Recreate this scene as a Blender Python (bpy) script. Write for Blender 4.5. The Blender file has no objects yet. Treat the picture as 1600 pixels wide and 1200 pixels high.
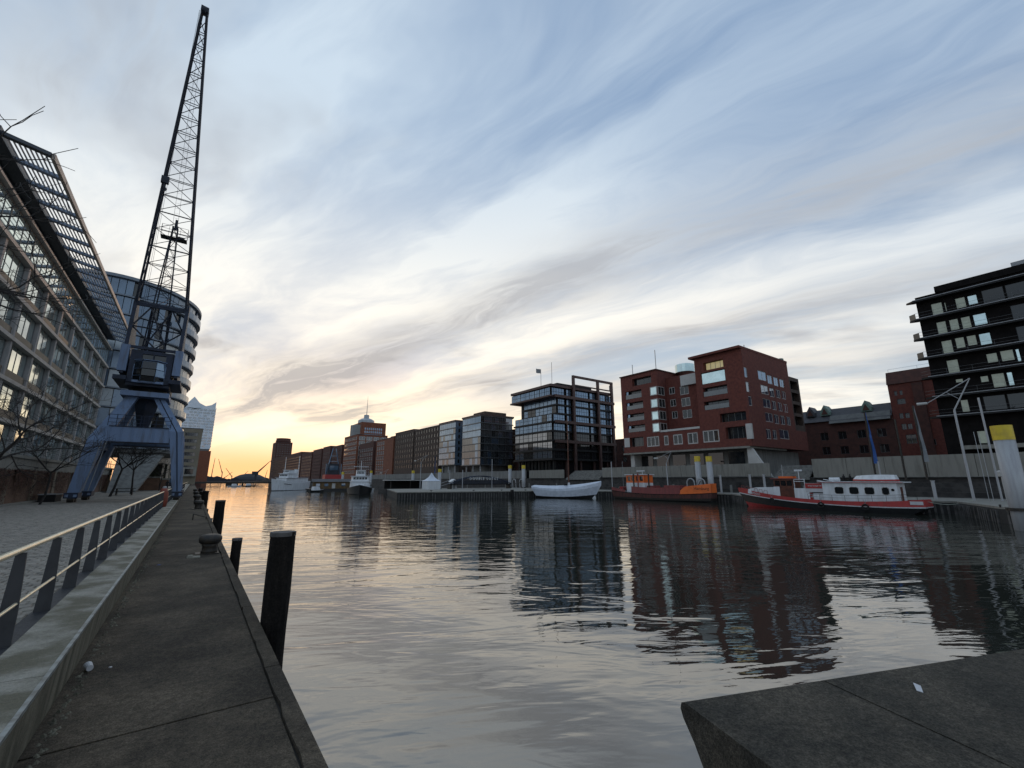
import bpy, math, random
from mathutils import Vector, Matrix
from math import sin, cos, pi, radians as R, sqrt
random.seed(11)
SC = bpy.context.scene
COL = SC.collection
# ------------------------------------------------------------------ camera
EYE = Vector((0, 0, 1.75)); FPX = 680.0
PITCH = math.atan(150 / FPX); AZ = math.atan2(499, math.hypot(FPX, 150))
cam = bpy.data.cameras.new('camera'); camo = bpy.data.objects.new('camera', cam); COL.objects.link(camo)
cam.sensor_width = 36; cam.lens = 36 * FPX / 1600; cam.clip_start = .05; cam.clip_end = 9000
camo.location = EYE; camo.rotation_euler = (R(90) + PITCH, 0, -AZ)
SC.camera = camo
SUN_AZ, SUN_EL = R(15), R(2.0)
# ------------------------------------------------------------------ node helpers
class NT:
    def __init__(s, tree): s.t = tree; s.n = tree.nodes; s.l = tree.links
    def new(s, typ, **kw):
        n = s.n.new(typ)
        for k, v in kw.items(): setattr(n, k, v)
        return n
    def link(s, a, b): s.l.new(a, b)
    def _in(s, sock, v):
        if isinstance(v, bpy.types.NodeSocket): s.l.new(v, sock)
        elif v is not None: sock.default_value = v
    def m(s, op, a, b=None, c=None, clamp=False):
        n = s.n.new('ShaderNodeMath'); n.operation = op; n.use_clamp = clamp
        for i, v in enumerate((a, b, c)): s._in(n.inputs[i], v)
        return n.outputs[0]
    def ramp(s, v, lo, hi, a=0., b=1.):
        n = s.n.new('ShaderNodeMapRange'); n.interpolation_type = 'SMOOTHSTEP'
        for i, x in enumerate((v, lo, hi, a, b)): s._in(n.inputs[i], x)
        return n.outputs[0]
    def mix(s, f, a, b, bt='MIX'):
        n = s.n.new('ShaderNodeMix'); n.data_type = 'RGBA'; n.blend_type = bt
        s._in(n.inputs[0], f); s._in(n.inputs[6], a); s._in(n.inputs[7], b)
        return n.outputs[2]
    def noise(s, vec, scale, detail=4, rough=.55, dist=0.):
        n = s.n.new('ShaderNodeTexNoise'); s._in(n.inputs['Vector'], vec)
        n.inputs['Scale'].default_value = scale; n.inputs['Detail'].default_value = detail
        n.inputs['Roughness'].default_value = rough; n.inputs['Distortion'].default_value = dist
        return n.outputs[0]
    def comb(s, x, y, z=0.):
        n = s.n.new('ShaderNodeCombineXYZ')
        for i, v in enumerate((x, y, z)): s._in(n.inputs[i], v)
        return n.outputs[0]
    def sep(s, v):
        n = s.n.new('ShaderNodeSeparateXYZ'); s._in(n.inputs[0], v); return n.outputs
def C4(c): return (c[0], c[1], c[2], 1.)
# ------------------------------------------------------------------ sky and sun
w = bpy.data.worlds.new('World'); SC.world = w; w.use_nodes = True
T = NT(w.node_tree); T.n.clear()
out = T.new('ShaderNodeOutputWorld'); bg = T.new('ShaderNodeBackground')
sky = T.new('ShaderNodeTexSky'); sky.sky_type = 'NISHITA'; sky.sun_disc = False
sky.sun_elevation = SUN_EL; sky.sun_rotation = SUN_AZ; sky.air_density = 1.2; sky.dust_density = 1.5; sky.ozone_density = 2.0
tc = T.new('ShaderNodeTexCoord'); dx, dy, dz = T.sep(tc.outputs['Generated'])
up = T.m('MAXIMUM', dz, 0.0)
den = T.m('ADD', up, 0.10)
cx = T.m('DIVIDE', dx, den); cy = T.m('DIVIDE', dy, den)
s_ = T.m('ADD', cx, T.m('MULTIPLY', cy, .3))                     # across the cloud streets
wob = T.noise(T.comb(T.m('MULTIPLY', s_, 1.0), T.m('MULTIPLY', cy, .6), 3.1), 1.3, 4, .55)
sw = T.m('ADD', s_, T.m('MULTIPLY', T.m('SUBTRACT', wob, .5), .5))
veil_n = T.noise(T.comb(T.m('MULTIPLY', sw, 1.5), T.m('MULTIPLY', cy, .55), .7), 1.1, 6, .58, .4)
fine_n = T.noise(T.comb(T.m('MULTIPLY', sw, 5.0), T.m('MULTIPLY', cy, 1.4), 5.3), 1.2, 6, .62, .8)
def band(c, wd):
    d = T.m('DIVIDE', T.m('SUBTRACT', sw, c), wd)
    return T.m('POWER', 2.718, T.m('MULTIPLY', T.m('MULTIPLY', d, d), -1.0))
dark = T.m('ADD', T.m('MULTIPLY', band(1.50, .20), .95), T.m('MULTIPLY', band(2.35, .20), .65))
dark = T.m('ADD', dark, T.m('MULTIPLY', band(3.2, .3), .5))
lump = T.noise(T.comb(T.m('MULTIPLY', sw, 1.1), T.m('MULTIPLY', cy, .8), 9.2), 1.0, 5, .55, .3)
dark = T.m('MULTIPLY', T.m('ADD', dark, T.ramp(lump, .54, .70, 0., .75)), T.ramp(fine_n, .28, .70, .30, 1.))
dark = T.m('MINIMUM', dark, .9)
def gauss(x0, y0, rx, ry):
    a = T.m('DIVIDE', T.m('SUBTRACT', cx, x0), rx); b_ = T.m('DIVIDE', T.m('SUBTRACT', cy, y0), ry)
    return T.m('POWER', 2.718, T.m('MULTIPLY', T.m('ADD', T.m('MULTIPLY', a, a), T.m('MULTIPLY', b_, b_)), -1.0))
dark = T.m('MINIMUM', T.m('ADD', dark, T.m('MULTIPLY', gauss(.55, 3.1, .42, .42), T.ramp(fine_n, .3, .7, .25, .8))), .82)
sundot = T.m('ADD', T.m('MULTIPLY', dx, sin(SUN_AZ + R(9))), T.m('MULTIPLY', dy, cos(SUN_AZ + R(9))))
warm = T.m('MULTIPLY', T.ramp(sundot, .0, .95), T.ramp(up, .72, .06))
hot = T.m('MULTIPLY', T.ramp(sundot, .72, 1.0), T.ramp(up, .30, .10))
low = T.ramp(up, .105, .02)
nis = T.mix(1.0, sky.outputs[0], C4((.115,) * 3), 'MULTIPLY')
clear = T.mix(.55, nis, T.mix(T.ramp(up, .02, .6), C4((.55, .67, .80)), C4((.24, .38, .62))))
vcol = T.mix(warm, C4((.46, .545, .63)), C4((1.05, .93, .75)))
vcol = T.mix(T.m('MULTIPLY', hot, .8), vcol, C4((1.25, 1.0, .66)))
veil = T.m('MULTIPLY', T.ramp(veil_n, .30, .64, .16, .95), T.ramp(fine_n, .2, .7, .72, 1.0))
veil = T.m('ADD', veil, T.m('MULTIPLY', gauss(.50, 1.5, .70, .85), .50))
veil = T.m('SUBTRACT', veil, T.m('MULTIPLY', gauss(1.05, .28, .55, .62), .50), clamp=True)
veil = T.m('MAXIMUM', veil, T.m('MULTIPLY', hot, .75))
colr = T.mix(veil, clear, vcol)
dcol = T.mix(warm, C4((.32, .355, .405)), C4((.37, .34, .32)))
colr = T.mix(T.m('MULTIPLY', dark, T.ramp(up, .05, .15)), colr, dcol)
glow = T.mix(T.ramp(sundot, .4, .98), C4((.62, .55, .52)), C4((1.0, .50, .19)))
colr = T.mix(T.m('MULTIPLY', low, .92), colr, glow)
T.link(colr, bg.inputs[0]); bg.inputs[1].default_value = 1.0
T.link(bg.outputs[0], out.inputs[0])
sl = bpy.data.lights.new('sun', 'SUN'); sl.energy = .8; sl.angle = R(.6); sl.color = (1, .50, .20)
so = bpy.data.objects.new('sun', sl); COL.objects.link(so)
so.rotation_euler = Vector((-sin(SUN_AZ) * cos(SUN_EL), -cos(SUN_AZ) * cos(SUN_EL), -sin(SUN_EL))).to_track_quat('-Z', 'Y').to_euler()
vs = SC.view_settings; vs.view_transform = 'Standard'; vs.look = 'None'; vs.exposure = 0.45; vs.gamma = 1.0
vs.use_curve_mapping = False
# ------------------------------------------------------------------ pixel helpers (a direction each)
def ray(x, y):
    a, b = x - 800, 600 - y
    u = b * cos(PITCH) + FPX * sin(PITCH); f = FPX * cos(PITCH) - b * sin(PITCH)
    return Vector((f * sin(AZ) + a * cos(AZ), f * cos(AZ) - a * sin(AZ), u))
def onx(x, y, X): r = ray(x, y); p = r * (X / r.x) + EYE; return p.y, p.z
def ony(x, y, Y): r = ray(x, y); p = r * (Y / r.y) + EYE; return p.x, p.z
def onz(x, y, z): r = ray(x, y); p = r * ((z - EYE.z) / r.z) + EYE; return p.x, p.y
# ------------------------------------------------------------------ materials
MATS = {}
def mat(name, col, rough=.8, metal=0., var=.18, scale=1.2, bump=0., bscale=12., col2=None, spec=.5, streak=False, ior=1.5, thr=(.38, .66), det=5, grain=0., gs=140):
    m = bpy.data.materials.new(name); m.use_nodes = True; N = NT(m.node_tree)
    if not metal and 'glass' not in name and 'boat' not in name and 'paint' not in name and name not in ('tarp', 'curb_concrete', 'cobble', 'paving', 'crane_blue'):
        col = tuple(c * .68 for c in col); col2 = col2 and tuple(c * .68 for c in col2)
    b = N.n['Principled BSDF']
    b.inputs['Roughness'].default_value = rough; b.inputs['Metallic'].default_value = metal
    b.inputs['Specular IOR Level'].default_value = spec; b.inputs['IOR'].default_value = ior
    geo = N.new('ShaderNodeNewGeometry'); pos = geo.outputs['Position']
    if streak:
        x, y, z = N.sep(pos); v = N.comb(N.m('MULTIPLY', x, 3.), N.m('MULTIPLY', y, 3.), N.m('MULTIPLY', z, .35))
    else: v = pos
    n1 = N.noise(v, scale, det, .6)
    f = N.ramp(n1, thr[0], thr[1])
    c2 = col2 if col2 else tuple(c * (1 - 2 * var) for c in col)
    c = N.mix(f, C4(col), C4(c2))
    n2 = N.noise(pos, scale * 9, 3, .6)
    c = N.mix(1., c, N.mix(n2, C4((1 - var,) * 3), C4((1 + var,) * 3)), 'MULTIPLY')
    if grain:
        n3 = N.noise(pos, gs, 2, .7); n4 = N.noise(pos, gs * .23, 3, .7)
        c = N.mix(1., c, N.mix(N.ramp(n3, .3, .7), C4((1 - grain,) * 3), C4((1 + grain,) * 3)), 'MULTIPLY')
        c = N.mix(1., c, N.mix(N.ramp(n4, .35, .68), C4((1 - grain * .6,) * 3), C4((1 + grain * .6,) * 3)), 'MULTIPLY')
        c = N.mix(N.m('MULTIPLY', N.ramp(n3, .70, .76), .5), c, C4(tuple(min(1, x * 3.2) for x in col)))
    N.link(c, b.inputs['Base Color'])
    if bump:
        bn = N.new('ShaderNodeBump'); bn.inputs['Strength'].default_value = bump; bn.inputs['Distance'].default_value = .02
        N.link(N.noise(pos, bscale, 5, .65), bn.inputs['Height']); N.link(bn.outputs[0], b.inputs['Normal'])
    if rough > .25: N.link(N.ramp(n2, .2, .8, rough - .1, min(1, rough + .1)), b.inputs['Roughness'])
    MATS[name] = m; return m
def emis(m, col, st):
    b = m.node_tree.nodes['Principled BSDF']; b.inputs['Emission Color'].default_value = C4(col); b.inputs['Emission Strength'].default_value = st
M = MATS
mat('asphalt', (.150, .120, .086), .92, var=.2, scale=.9, bump=.9, bscale=60, col2=(.062, .051, .038), spec=.25, grain=.42, gs=75, thr=(.3, .62), det=8)
mat('block_concrete', (.150, .128, .098), .92, var=.22, scale=2.0, bump=.9, bscale=90, col2=(.070, .064, .052), spec=.25, grain=.45, gs=110, thr=(.3, .62), det=8)
mat('curb_concrete', (.27, .255, .215), .85, var=.14, scale=1.5, bump=.45, bscale=30, col2=(.10, .092, .062), thr=(.36, .62), grain=.2, gs=110)
mat('curb_face', (.20, .185, .135), .9, var=.15, scale=1.6, bump=.4, bscale=25, col2=(.06, .056, .034), streak=True, grain=.25, gs=90)
mat('edge_steel', (.30, .33, .33), .45, .6, var=.15, scale=6, col2=(.17, .17, .16))
mat('concrete', (.27, .27, .255), .88, var=.12, scale=.5, bump=.15, col2=(.17, .17, .16), streak=True)
mat('pale_concrete', (.31, .30, .265), .88, var=.1, scale=.6, bump=.1, col2=(.19, .18, .155), streak=True, thr=(.4, .8))
mat('dark_stone', (.075, .07, .066), .9, var=.3, scale=.8, bump=.5, bscale=6, col2=(.035, .034, .033))
mat('cobble', (.25, .225, .19), .75, var=.25, scale=3, bump=.35, bscale=40, col2=(.15, .135, .115))
mat('joint_sand', (.05, .047, .040), .95, var=.2, scale=8, bump=.3)
mat('paving', (.21, .19, .16), .82, var=.2, scale=.35, bump=.6, bscale=9, col2=(.14, .128, .108), grain=.3, gs=5)
mat('rail_steel_sunset', (.72, .66, .50), .33, .55, var=.06, scale=3)  # gold base colour carries the sunset reflected in the steel
mat('post_steel', (.045, .047, .052), .5, .3, var=.15, scale=4)
mat('dark_iron', (.016, .015, .0145), .55, .2, var=.3, scale=5, bump=.4, bscale=18, col2=(.04, .03, .02))
mat('pile_wood', (.020, .016, .0135), .95, var=.35, scale=2.5, bump=1., bscale=14, col2=(.010, .0085, .0075), streak=True, spec=.2, grain=.4, gs=40)
mat('pile_top', (.14, .13, .125), .85, var=.2, scale=8)
mat('grey_steel', (.26, .27, .28), .5, .3, var=.1, scale=2)
mat('light_steel', (.36, .37, .38), .5, .1, var=.1, scale=1.2, col2=(.30, .30, .31), streak=True)
mat('yellow_paint', (.62, .46, .03), .5, var=.1, scale=2, col2=(.50, .36, .04))
mat('crane_blue', (.125, .185, .30), .6, var=.16, scale=1.0, bump=.12, col2=(.085, .10, .135), streak=True, thr=(.45, .75))
mat('crane_dark', (.028, .042, .08), .55, var=.2, scale=1.5, col2=(.018, .026, .045), spec=.3)
mat('lattice', (.030, .038, .060), .6, .0, var=.2, scale=1.5, spec=.3)
mat('glass_dark', (.012, .014, .016), .04, var=.1, spec=.5, ior=1.6)
mat('glass_green', (.60, .72, .71), .04, .85, var=.1, scale=.3)
mat('glass_blue', (.035, .055, .085), .03, 0., var=.12, spec=.8, ior=2.3)
mat('glass_sky', (.18, .26, .36), .03, .55, var=.12, scale=.3, ior=1.8)
mat('glass_far', (.05, .055, .06), .06, .2, var=.2, scale=.4, ior=2.0)
mat('curtain', (.42, .45, .38), .8, var=.12, scale=2, streak=True)
mat('office_stone', (.45, .44, .44), .8, var=.08, scale=.8, col2=(.37, .36, .36))
mat('slab_edge', (.66, .61, .56), .75, var=.08, scale=.8, col2=(.54, .50, .46))
mat('spandrel', (.23, .19, .14), .6, var=.15, scale=2.5, col2=(.17, .14, .105))
mat('mullion', (.10, .105, .11), .4, .4, var=.1)
mat('canopy_dark', (.05, .058, .07), .5, .3, var=.1)
mat('canopy_beam', (.22, .27, .36), .5, .2, var=.1)
mat('slat', (.62, .65, .69), .45, .3, var=.08)
mat('fascia', (.40, .33, .27), .5, .1, var=.1)
mat('wall_brick', (.22, .125, .080), .9, var=.2, scale=1.2, bump=.4, bscale=14, col2=(.155, .088, .06))
mat('ivy_leaf', (.11, .040, .026), .7, var=.4, scale=3, col2=(.07, .035, .018))
mat('tower_panel', (.115, .17, .24), .2, .35, var=.08, scale=.25, col2=(.085, .13, .19), ior=1.8)
mat('tower_panel_pale', (.30, .34, .37), .25, .2, var=.08, scale=.3)
mat('tower_band', (.23, .28, .34), .5, var=.05)
mat('beige', (.26, .225, .165), .8, var=.08, scale=.2)
mat('bark', (.035, .030, .027), .9, var=.3, scale=6, bump=.5, bscale=20)
mat('brick_red', (.20, .055, .038), .9, var=.22, scale=1.6, bump=.3, bscale=6, col2=(.135, .036, .027))
mat('brick_dark', (.115, .045, .034), .9, var=.25, scale=.9, col2=(.075, .032, .026))
mat('brick_orange', (.26, .095, .05), .9, var=.15, scale=.6, col2=(.19, .065, .038))
mat('brick_brown', (.105, .07, .052), .9, var=.2, scale=.7, col2=(.07, .048, .038))
mat('brick_black', (.013, .011, .011), .9, var=.25, scale=1.2, col2=(.007, .006, .006), spec=.15)
mat('white_frame', (.62, .60, .57), .5, var=.05)
mat('brown_steel', (.070, .036, .030), .55, .2, var=.12, scale=.8)
mat('black_steel', (.013, .013, .014), .6, .0, var=.15, spec=.3)
mat('panel_white', (.66, .65, .62), .6, var=.06, scale=.6)
mat('roof_slate', (.085, .085, .095), .7, var=.15, scale=.8)
mat('roof_light', (.17, .175, .17), .7, var=.15, scale=.8)
mat('copper', (.22, .33, .28), .7, var=.15)
mat('white_paint', (.62, .64, .66), .45, var=.06, scale=.9, col2=(.52, .53, .54), streak=True)
mat('tarp', (.55, .59, .66), .65, var=.06, scale=1.4, bump=.35, bscale=2.5, col2=(.46, .50, .57))
mat('boat_red', (.36, .030, .030), .45, var=.12, scale=.8, col2=(.28, .028, .026), streak=True)
mat('dull_red', (.30, .062, .058), .6, var=.15, scale=.8, col2=(.22, .05, .047), streak=True)
mat('boat_orange', (.75, .15, .025), .45, var=.08, scale=1)
mat('hull_black', (.012, .012, .013), .4, var=.3, scale=1)
mat('hull_rust', (.15, .045, .035), .7, var=.25, scale=1, col2=(.07, .03, .025), streak=True)
mat('varnish', (.16, .05, .028), .4, var=.2, scale=2)
mat('deck_grey', (.22, .22, .22), .8, var=.12, scale=1)
mat('rubber', (.012, .012, .012), .8, var=.2)
mat('pontoon_side', (.035, .034, .034), .8, var=.3, scale=.6, col2=(.02, .019, .018), streak=True)
mat('rib_steel', (.13, .125, .12), .75, var=.3, scale=1.4, col2=(.05, .047, .043))
mat('wood_shed', (.20, .125, .055), .85, var=.2, scale=1.5)
mat('blue_cloth', (.03, .12, .42), .7, var=.12, scale=2)
mat('grey_cloth', (.30, .32, .34), .8, var=.1)
mat('cloth_dark', (.018, .018, .022), .9, var=.2, scale=6)
mat('skin', (.40, .24, .17), .6, var=.05)
mat('buoy_red', (.30, .06, .03), .6, var=.15, scale=3)
mat('paper', (.70, .70, .72), .6, var=.06)
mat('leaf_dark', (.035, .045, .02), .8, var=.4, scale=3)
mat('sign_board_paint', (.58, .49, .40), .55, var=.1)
mat('facade_white', (.55, .60, .66), .25, .1, var=.1, scale=.1, col2=(.42, .50, .58))
mat('lit_warm', (.5, .4, .2), .5); emis(M['lit_warm'], (1, .62, .22), .9)
mat('pale_reflection_glow', (.30, .36, .30), .25, ior=1.7); emis(M['pale_reflection_glow'], (.62, .72, .58), .07)  # unlit panes: faint glow stands in for the sky they reflect
mat('lit_cream', (.35, .32, .2), .4); emis(M['lit_cream'], (.9, .75, .38), .22)
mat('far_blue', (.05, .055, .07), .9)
# water
wm = bpy.data.materials.new('water'); wm.use_nodes = True; N = NT(wm.node_tree); b = N.n['Principled BSDF']; M['water'] = wm
b.inputs['Base Color'].default_value = (.022, .025, .020, 1); b.inputs['Roughness'].default_value = .02; b.inputs['IOR'].default_value = 2.45
geo = N.new('ShaderNodeNewGeometry'); x, y, z = N.sep(geo.outputs['Position'])
rot_u = N.m('ADD', N.m('MULTIPLY', x, .50), N.m('MULTIPLY', y, .86)); rot_v = N.m('ADD', N.m('MULTIPLY', x, .86), N.m('MULTIPLY', y, -.50))
swell = N.noise(N.comb(N.m('MULTIPLY', rot_u, 1.0), N.m('MULTIPLY', rot_v, .35)), .55, 3, .5, .6)
rip = N.noise(N.comb(N.m('MULTIPLY', rot_u, 1.0), N.m('MULTIPLY', rot_v, .30)), 1.9, 2, .5, .8)
fin = N.noise(N.comb(N.m('MULTIPLY', rot_u, 1.0), N.m('MULTIPLY', rot_v, .5)), 9.0, 2, .5, .3)
gust = N.ramp(N.noise(N.comb(x, y), .035, 3, .5, .4), .40, .62, .45, 1.)
# circular wakes spreading from the quay
rr = N.m('SQRT', N.m('ADD', N.m('POWER', N.m('SUBTRACT', x, 2.0), 2.), N.m('POWER', N.m('SUBTRACT', y, 14.), 2.)))
ring = N.m('MULTIPLY', N.m('SINE', N.m('ADD', N.m('MULTIPLY', rr, 4.2), N.m('MULTIPLY', rip, 5.))), N.ramp(rr, 22., 3.))
h = N.m('ADD', N.m('MULTIPLY', swell, .10), N.m('MULTIPLY', N.m('MULTIPLY', rip, gust), .034))
h = N.m('ADD', h, N.m('MULTIPLY', N.m('MULTIPLY', fin, gust), .0035)); h = N.m('ADD', h, N.m('MULTIPLY', ring, .0022))
bn = N.new('ShaderNodeBump'); bn.inputs['Strength'].default_value = 1.; bn.inputs['Distance'].default_value = .55
N.link(h, bn.inputs['Height']); N.link(bn.outputs[0], b.inputs['Normal'])
# ------------------------------------------------------------------ mesh helpers
class MB:
    def __init__(s): s.v = []; s.f = []
    def add(s, vs, fs):
        o = len(s.v); s.v += [tuple(v) for v in vs]; s.f += [tuple(i + o for i in f) for f in fs]; return s
    def box(s, x0, x1, y0, y1, z0, z1):
        return s.add([(x0, y0, z0), (x1, y0, z0), (x1, y1, z0), (x0, y1, z0), (x0, y0, z1), (x1, y0, z1), (x1, y1, z1), (x0, y1, z1)],
                     [(0, 3, 2, 1), (4, 5, 6, 7), (0, 1, 5, 4), (1, 2, 6, 5), (2, 3, 7, 6), (3, 0, 4, 7)])
    def hexa(s, b4, t4):
        return s.add(list(b4) + list(t4), [(0, 3, 2, 1), (4, 5, 6, 7), (0, 1, 5, 4), (1, 2, 6, 5), (2, 3, 7, 6), (3, 0, 4, 7)])
    def tube(s, p, q, r0, r1=None, n=8, cap=True):
        p = Vector(p); q = Vector(q); r1 = r0 if r1 is None else r1
        d = (q - p).normalized(); a = d.cross(Vector((0, 0, 1)) if abs(d.z) < .95 else Vector((1, 0, 0))).normalized(); c = d.cross(a)
        vs = []
        for P_, r in ((p, r0), (q, r1)):
            for i in range(n):
                t = 2 * pi * (i + .5) / n; vs.append(P_ + a * cos(t) * r + c * sin(t) * r)
        fs = [(i, (i + 1) % n, n + (i + 1) % n, n + i) for i in range(n)]
        if cap: fs += [tuple(range(n - 1, -1, -1)), tuple(range(n, 2 * n))]
        return s.add(vs, fs)
    def path(s, pts, r, n=6):
        for a, b_ in zip(pts[:-1], pts[1:]): s.tube(a, b_, r, r, n)
        return s
    def prism(s, pts, z0, z1):
        n = len(pts)
        return s.add([(p[0], p[1], z0) for p in pts] + [(p[0], p[1], z1) for p in pts],
                     [tuple(range(n - 1, -1, -1)), tuple(range(n, 2 * n))] + [(i, (i + 1) % n, n + (i + 1) % n, n + i) for i in range(n)])
    def ext(s, pts, axis, a, b_):
        # polygon given in the two other axes, pushed along axis 'x' or 'y'
        n = len(pts)
        mk = (lambda p, t: (t, p[0], p[1])) if axis == 'x' else (lambda p, t: (p[0], t, p[1]))
        return s.add([mk(p, a) for p in pts] + [mk(p, b_) for p in pts],
                     [tuple(range(n - 1, -1, -1)), tuple(range(n, 2 * n))] + [(i, (i + 1) % n, n + (i + 1) % n, n + i) for i in range(n)])
    def lathe(s, c, prof, n=14):
        vs = []; m_ = len(prof)
        for r, z in prof:
            for i in range(n): vs.append((c[0] + r * cos(2 * pi * i / n), c[1] + r * sin(2 * pi * i / n), c[2] + z))
        fs = [(k * n + i, k * n + (i + 1) % n, (k + 1) * n + (i + 1) % n, (k + 1) * n + i) for k in range(m_ - 1) for i in range(n)]
        fs += [tuple(range(n - 1, -1, -1)), tuple(range((m_ - 1) * n, m_ * n))]
        return s.add(vs, fs)
    def quad(s, a, b_, c, d): return s.add([a, b_, c, d], [(0, 1, 2, 3)])
    def mesh(s, name, m, smooth=False):
        me = bpy.data.meshes.new(name); me.from_pydata(s.v, [], s.f); me.materials.append(M[m] if isinstance(m, str) else m)
        if smooth: me.polygons.foreach_set('use_smooth', [True] * len(me.polygons))
        me.update(); return me
W = {}
def link(name, data, parent=None, wm_=None):
    o = bpy.data.objects.new(name, data); COL.objects.link(o)
    wm_ = wm_ or Matrix.Identity(4)
    if parent is not None:
        o.parent = parent; o.matrix_basis = W[parent].inverted() @ wm_
    else: o.matrix_basis = wm_
    W[o] = wm_.copy(); return o
def at(x, y, z, rz=0): return Matrix.Translation((x, y, z)) @ Matrix.Rotation(rz, 4, 'Z')
def tag(o, label, cat, group=None):
    o['label'] = label; o['category'] = cat
    if group: o['group'] = group
    return o
def thing(name, label, cat, loc, rz=0, group=None): return tag(link(name, None, None, at(*loc, rz)), label, cat, group)
def part(name, mb, m, parent, wm_=None, smooth=False, local=False):
    # local=True: coordinates in the parent's own frame
    me = mb if isinstance(mb, bpy.types.Mesh) else mb.mesh(name, m, smooth)
    return link(name, me, parent, (W[parent] @ wm_ if wm_ is not None else W[parent]) if local else wm_)
def struct(name, mb, m, parent=None):
    o = link(name, mb.mesh(name, m), parent)
    if parent is None: o['kind'] = 'structure'
    return o
def solo(name, mb, m, label, cat, loc, rz=0, group=None, smooth=False):
    return tag(link(name, mb.mesh(name, m, smooth), None, at(*loc, rz)), label, cat, group)
FACE = {'W': -pi / 2, 'S': 0., 'E': pi / 2}
def facem(face, plane):
    return (Matrix.Translation((plane, 0, 0)) if face in 'WE' else Matrix.Translation((0, plane, 0))) @ Matrix.Rotation(FACE[face], 4, 'Z')
def U(face, a, b_):                      # world extent along the wall -> local u range
    return (-b_, -a) if face == 'W' else (a, b_)
def wall(mb, mtx, u0, u1, z0, z1, holes, depth=.35):
    """wall sheet with real openings and reveals, outward = local -y"""
    us = sorted({u0, u1} | {min(max(h[i], u0), u1) for h in holes for i in (0, 1)})
    zs = sorted({z0, z1} | {min(max(h[i], z0), z1) for h in holes for i in (2, 3)})
    P_ = lambda u, d, z: tuple(mtx @ Vector((u, d, z)))
    for k in range(len(zs) - 1):
        run = None; zc = (zs[k] + zs[k + 1]) / 2
        for i in range(len(us) - 1):
            uc = (us[i] + us[i + 1]) / 2
            solid = not any(h[0] < uc < h[1] and h[2] < zc < h[3] for h in holes)
            if solid and run is None: run = us[i]
            if run is not None and (not solid or i == len(us) - 2):
                e = us[i + 1] if solid else us[i]
                mb.quad(P_(run, 0, zs[k]), P_(e, 0, zs[k]), P_(e, 0, zs[k + 1]), P_(run, 0, zs[k + 1])); run = None
    for a, b_, c, d in [h[:4] for h in holes]:
        D = depth
        mb.quad(P_(a, 0, c), P_(b_, 0, c), P_(b_, D, c), P_(a, D, c)); mb.quad(P_(a, D, d), P_(b_, D, d), P_(b_, 0, d), P_(a, 0, d))
        mb.quad(P_(a, 0, c), P_(a, D, c), P_(a, D, d), P_(a, 0, d)); mb.quad(P_(b_, D, c), P_(b_, 0, c), P_(b_, 0, d), P_(b_, D, d))
WC = {}
def wmesh(w_, h_, nx, nz, fr, fm, pm):
    key = (round(w_, 1), round(h_, 1), nx, nz, fr, fm, pm)
    if key not in WC:
        w_, h_ = key[0], key[1]; a = MB(); d = .09
        a.box(-w_ / 2, w_ / 2, -d / 2, d / 2, 0, fr).box(-w_ / 2, w_ / 2, -d / 2, d / 2, h_ - fr, h_)
        a.box(-w_ / 2, -w_ / 2 + fr, -d / 2, d / 2, fr, h_ - fr).box(w_ / 2 - fr, w_ / 2, -d / 2, d / 2, fr, h_ - fr)
        for i in range(1, nx): u = -w_ / 2 + w_ * i / nx; a.box(u - fr / 2, u + fr / 2, -d / 2 + .003, d / 2 - .003, fr, h_ - fr)
        for i in range(1, nz): u = h_ * i / nz; a.box(-w_ / 2 + fr, w_ / 2 - fr, -d / 2 + .006, d / 2 - .006, u - fr / 2, u + fr / 2)
        g = MB().box(-w_ / 2 + fr * .5, w_ / 2 - fr * .5, -.012, .012, fr * .5, h_ - fr * .5)
        WC[key] = (a.mesh('window', fm), g.mesh('pane', pm))
    return WC[key]
def window(parent, face, plane, u0, u1, z0, z1, depth=.25, fr=.09, fm='mullion', pm='glass_dark', nx=2, nz=1, name='window'):
    a, b_ = wmesh(u1 - u0, z1 - z0, nx, nz, fr, fm, pm)
    mt = facem(face, plane) @ Matrix.Translation(((u0 + u1) / 2, depth, z0))
    o = link(name, a, parent, mt); link('pane', b_, o, mt); return o
def shell(mb, X0, X1, Y0, Y1, z0, z1, hw=(), hs=(), he=(), depth=.35, top=True, faces='WSEN'):
    if 'W' in faces: wall(mb, facem('W', X0), -Y1, -Y0, z0, z1, list(hw), depth)
    if 'S' in faces: wall(mb, facem('S', Y0), X0, X1, z0, z1, list(hs), depth)
    if 'E' in faces: wall(mb, facem('E', X1), Y0, Y1, z0, z1, list(he), depth)
    if 'N' in faces: mb.quad((X1, Y1, z0), (X0, Y1, z0), (X0, Y1, z1), (X1, Y1, z1))
    if top: mb.quad((X0, Y0, z1), (X1, Y0, z1), (X1, Y1, z1), (X0, Y1, z1))
    mb.quad((X0, Y1, z0), (X1, Y1, z0), (X1, Y0, z0), (X0, Y0, z0))
    return mb
def grid(u0, u1, n, frac, z0, dz, m, zf0, zf1, skip=0.):
    r = []; p = (u1 - u0) / n
    for k in range(m):
        for i in range(n):
            if random.random() < skip: continue
            c = u0 + p * (i + .5); r.append((c - p * frac / 2, c + p * frac / 2, z0 + dz * (k + zf0), z0 + dz * (k + zf1)))
    return r
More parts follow.
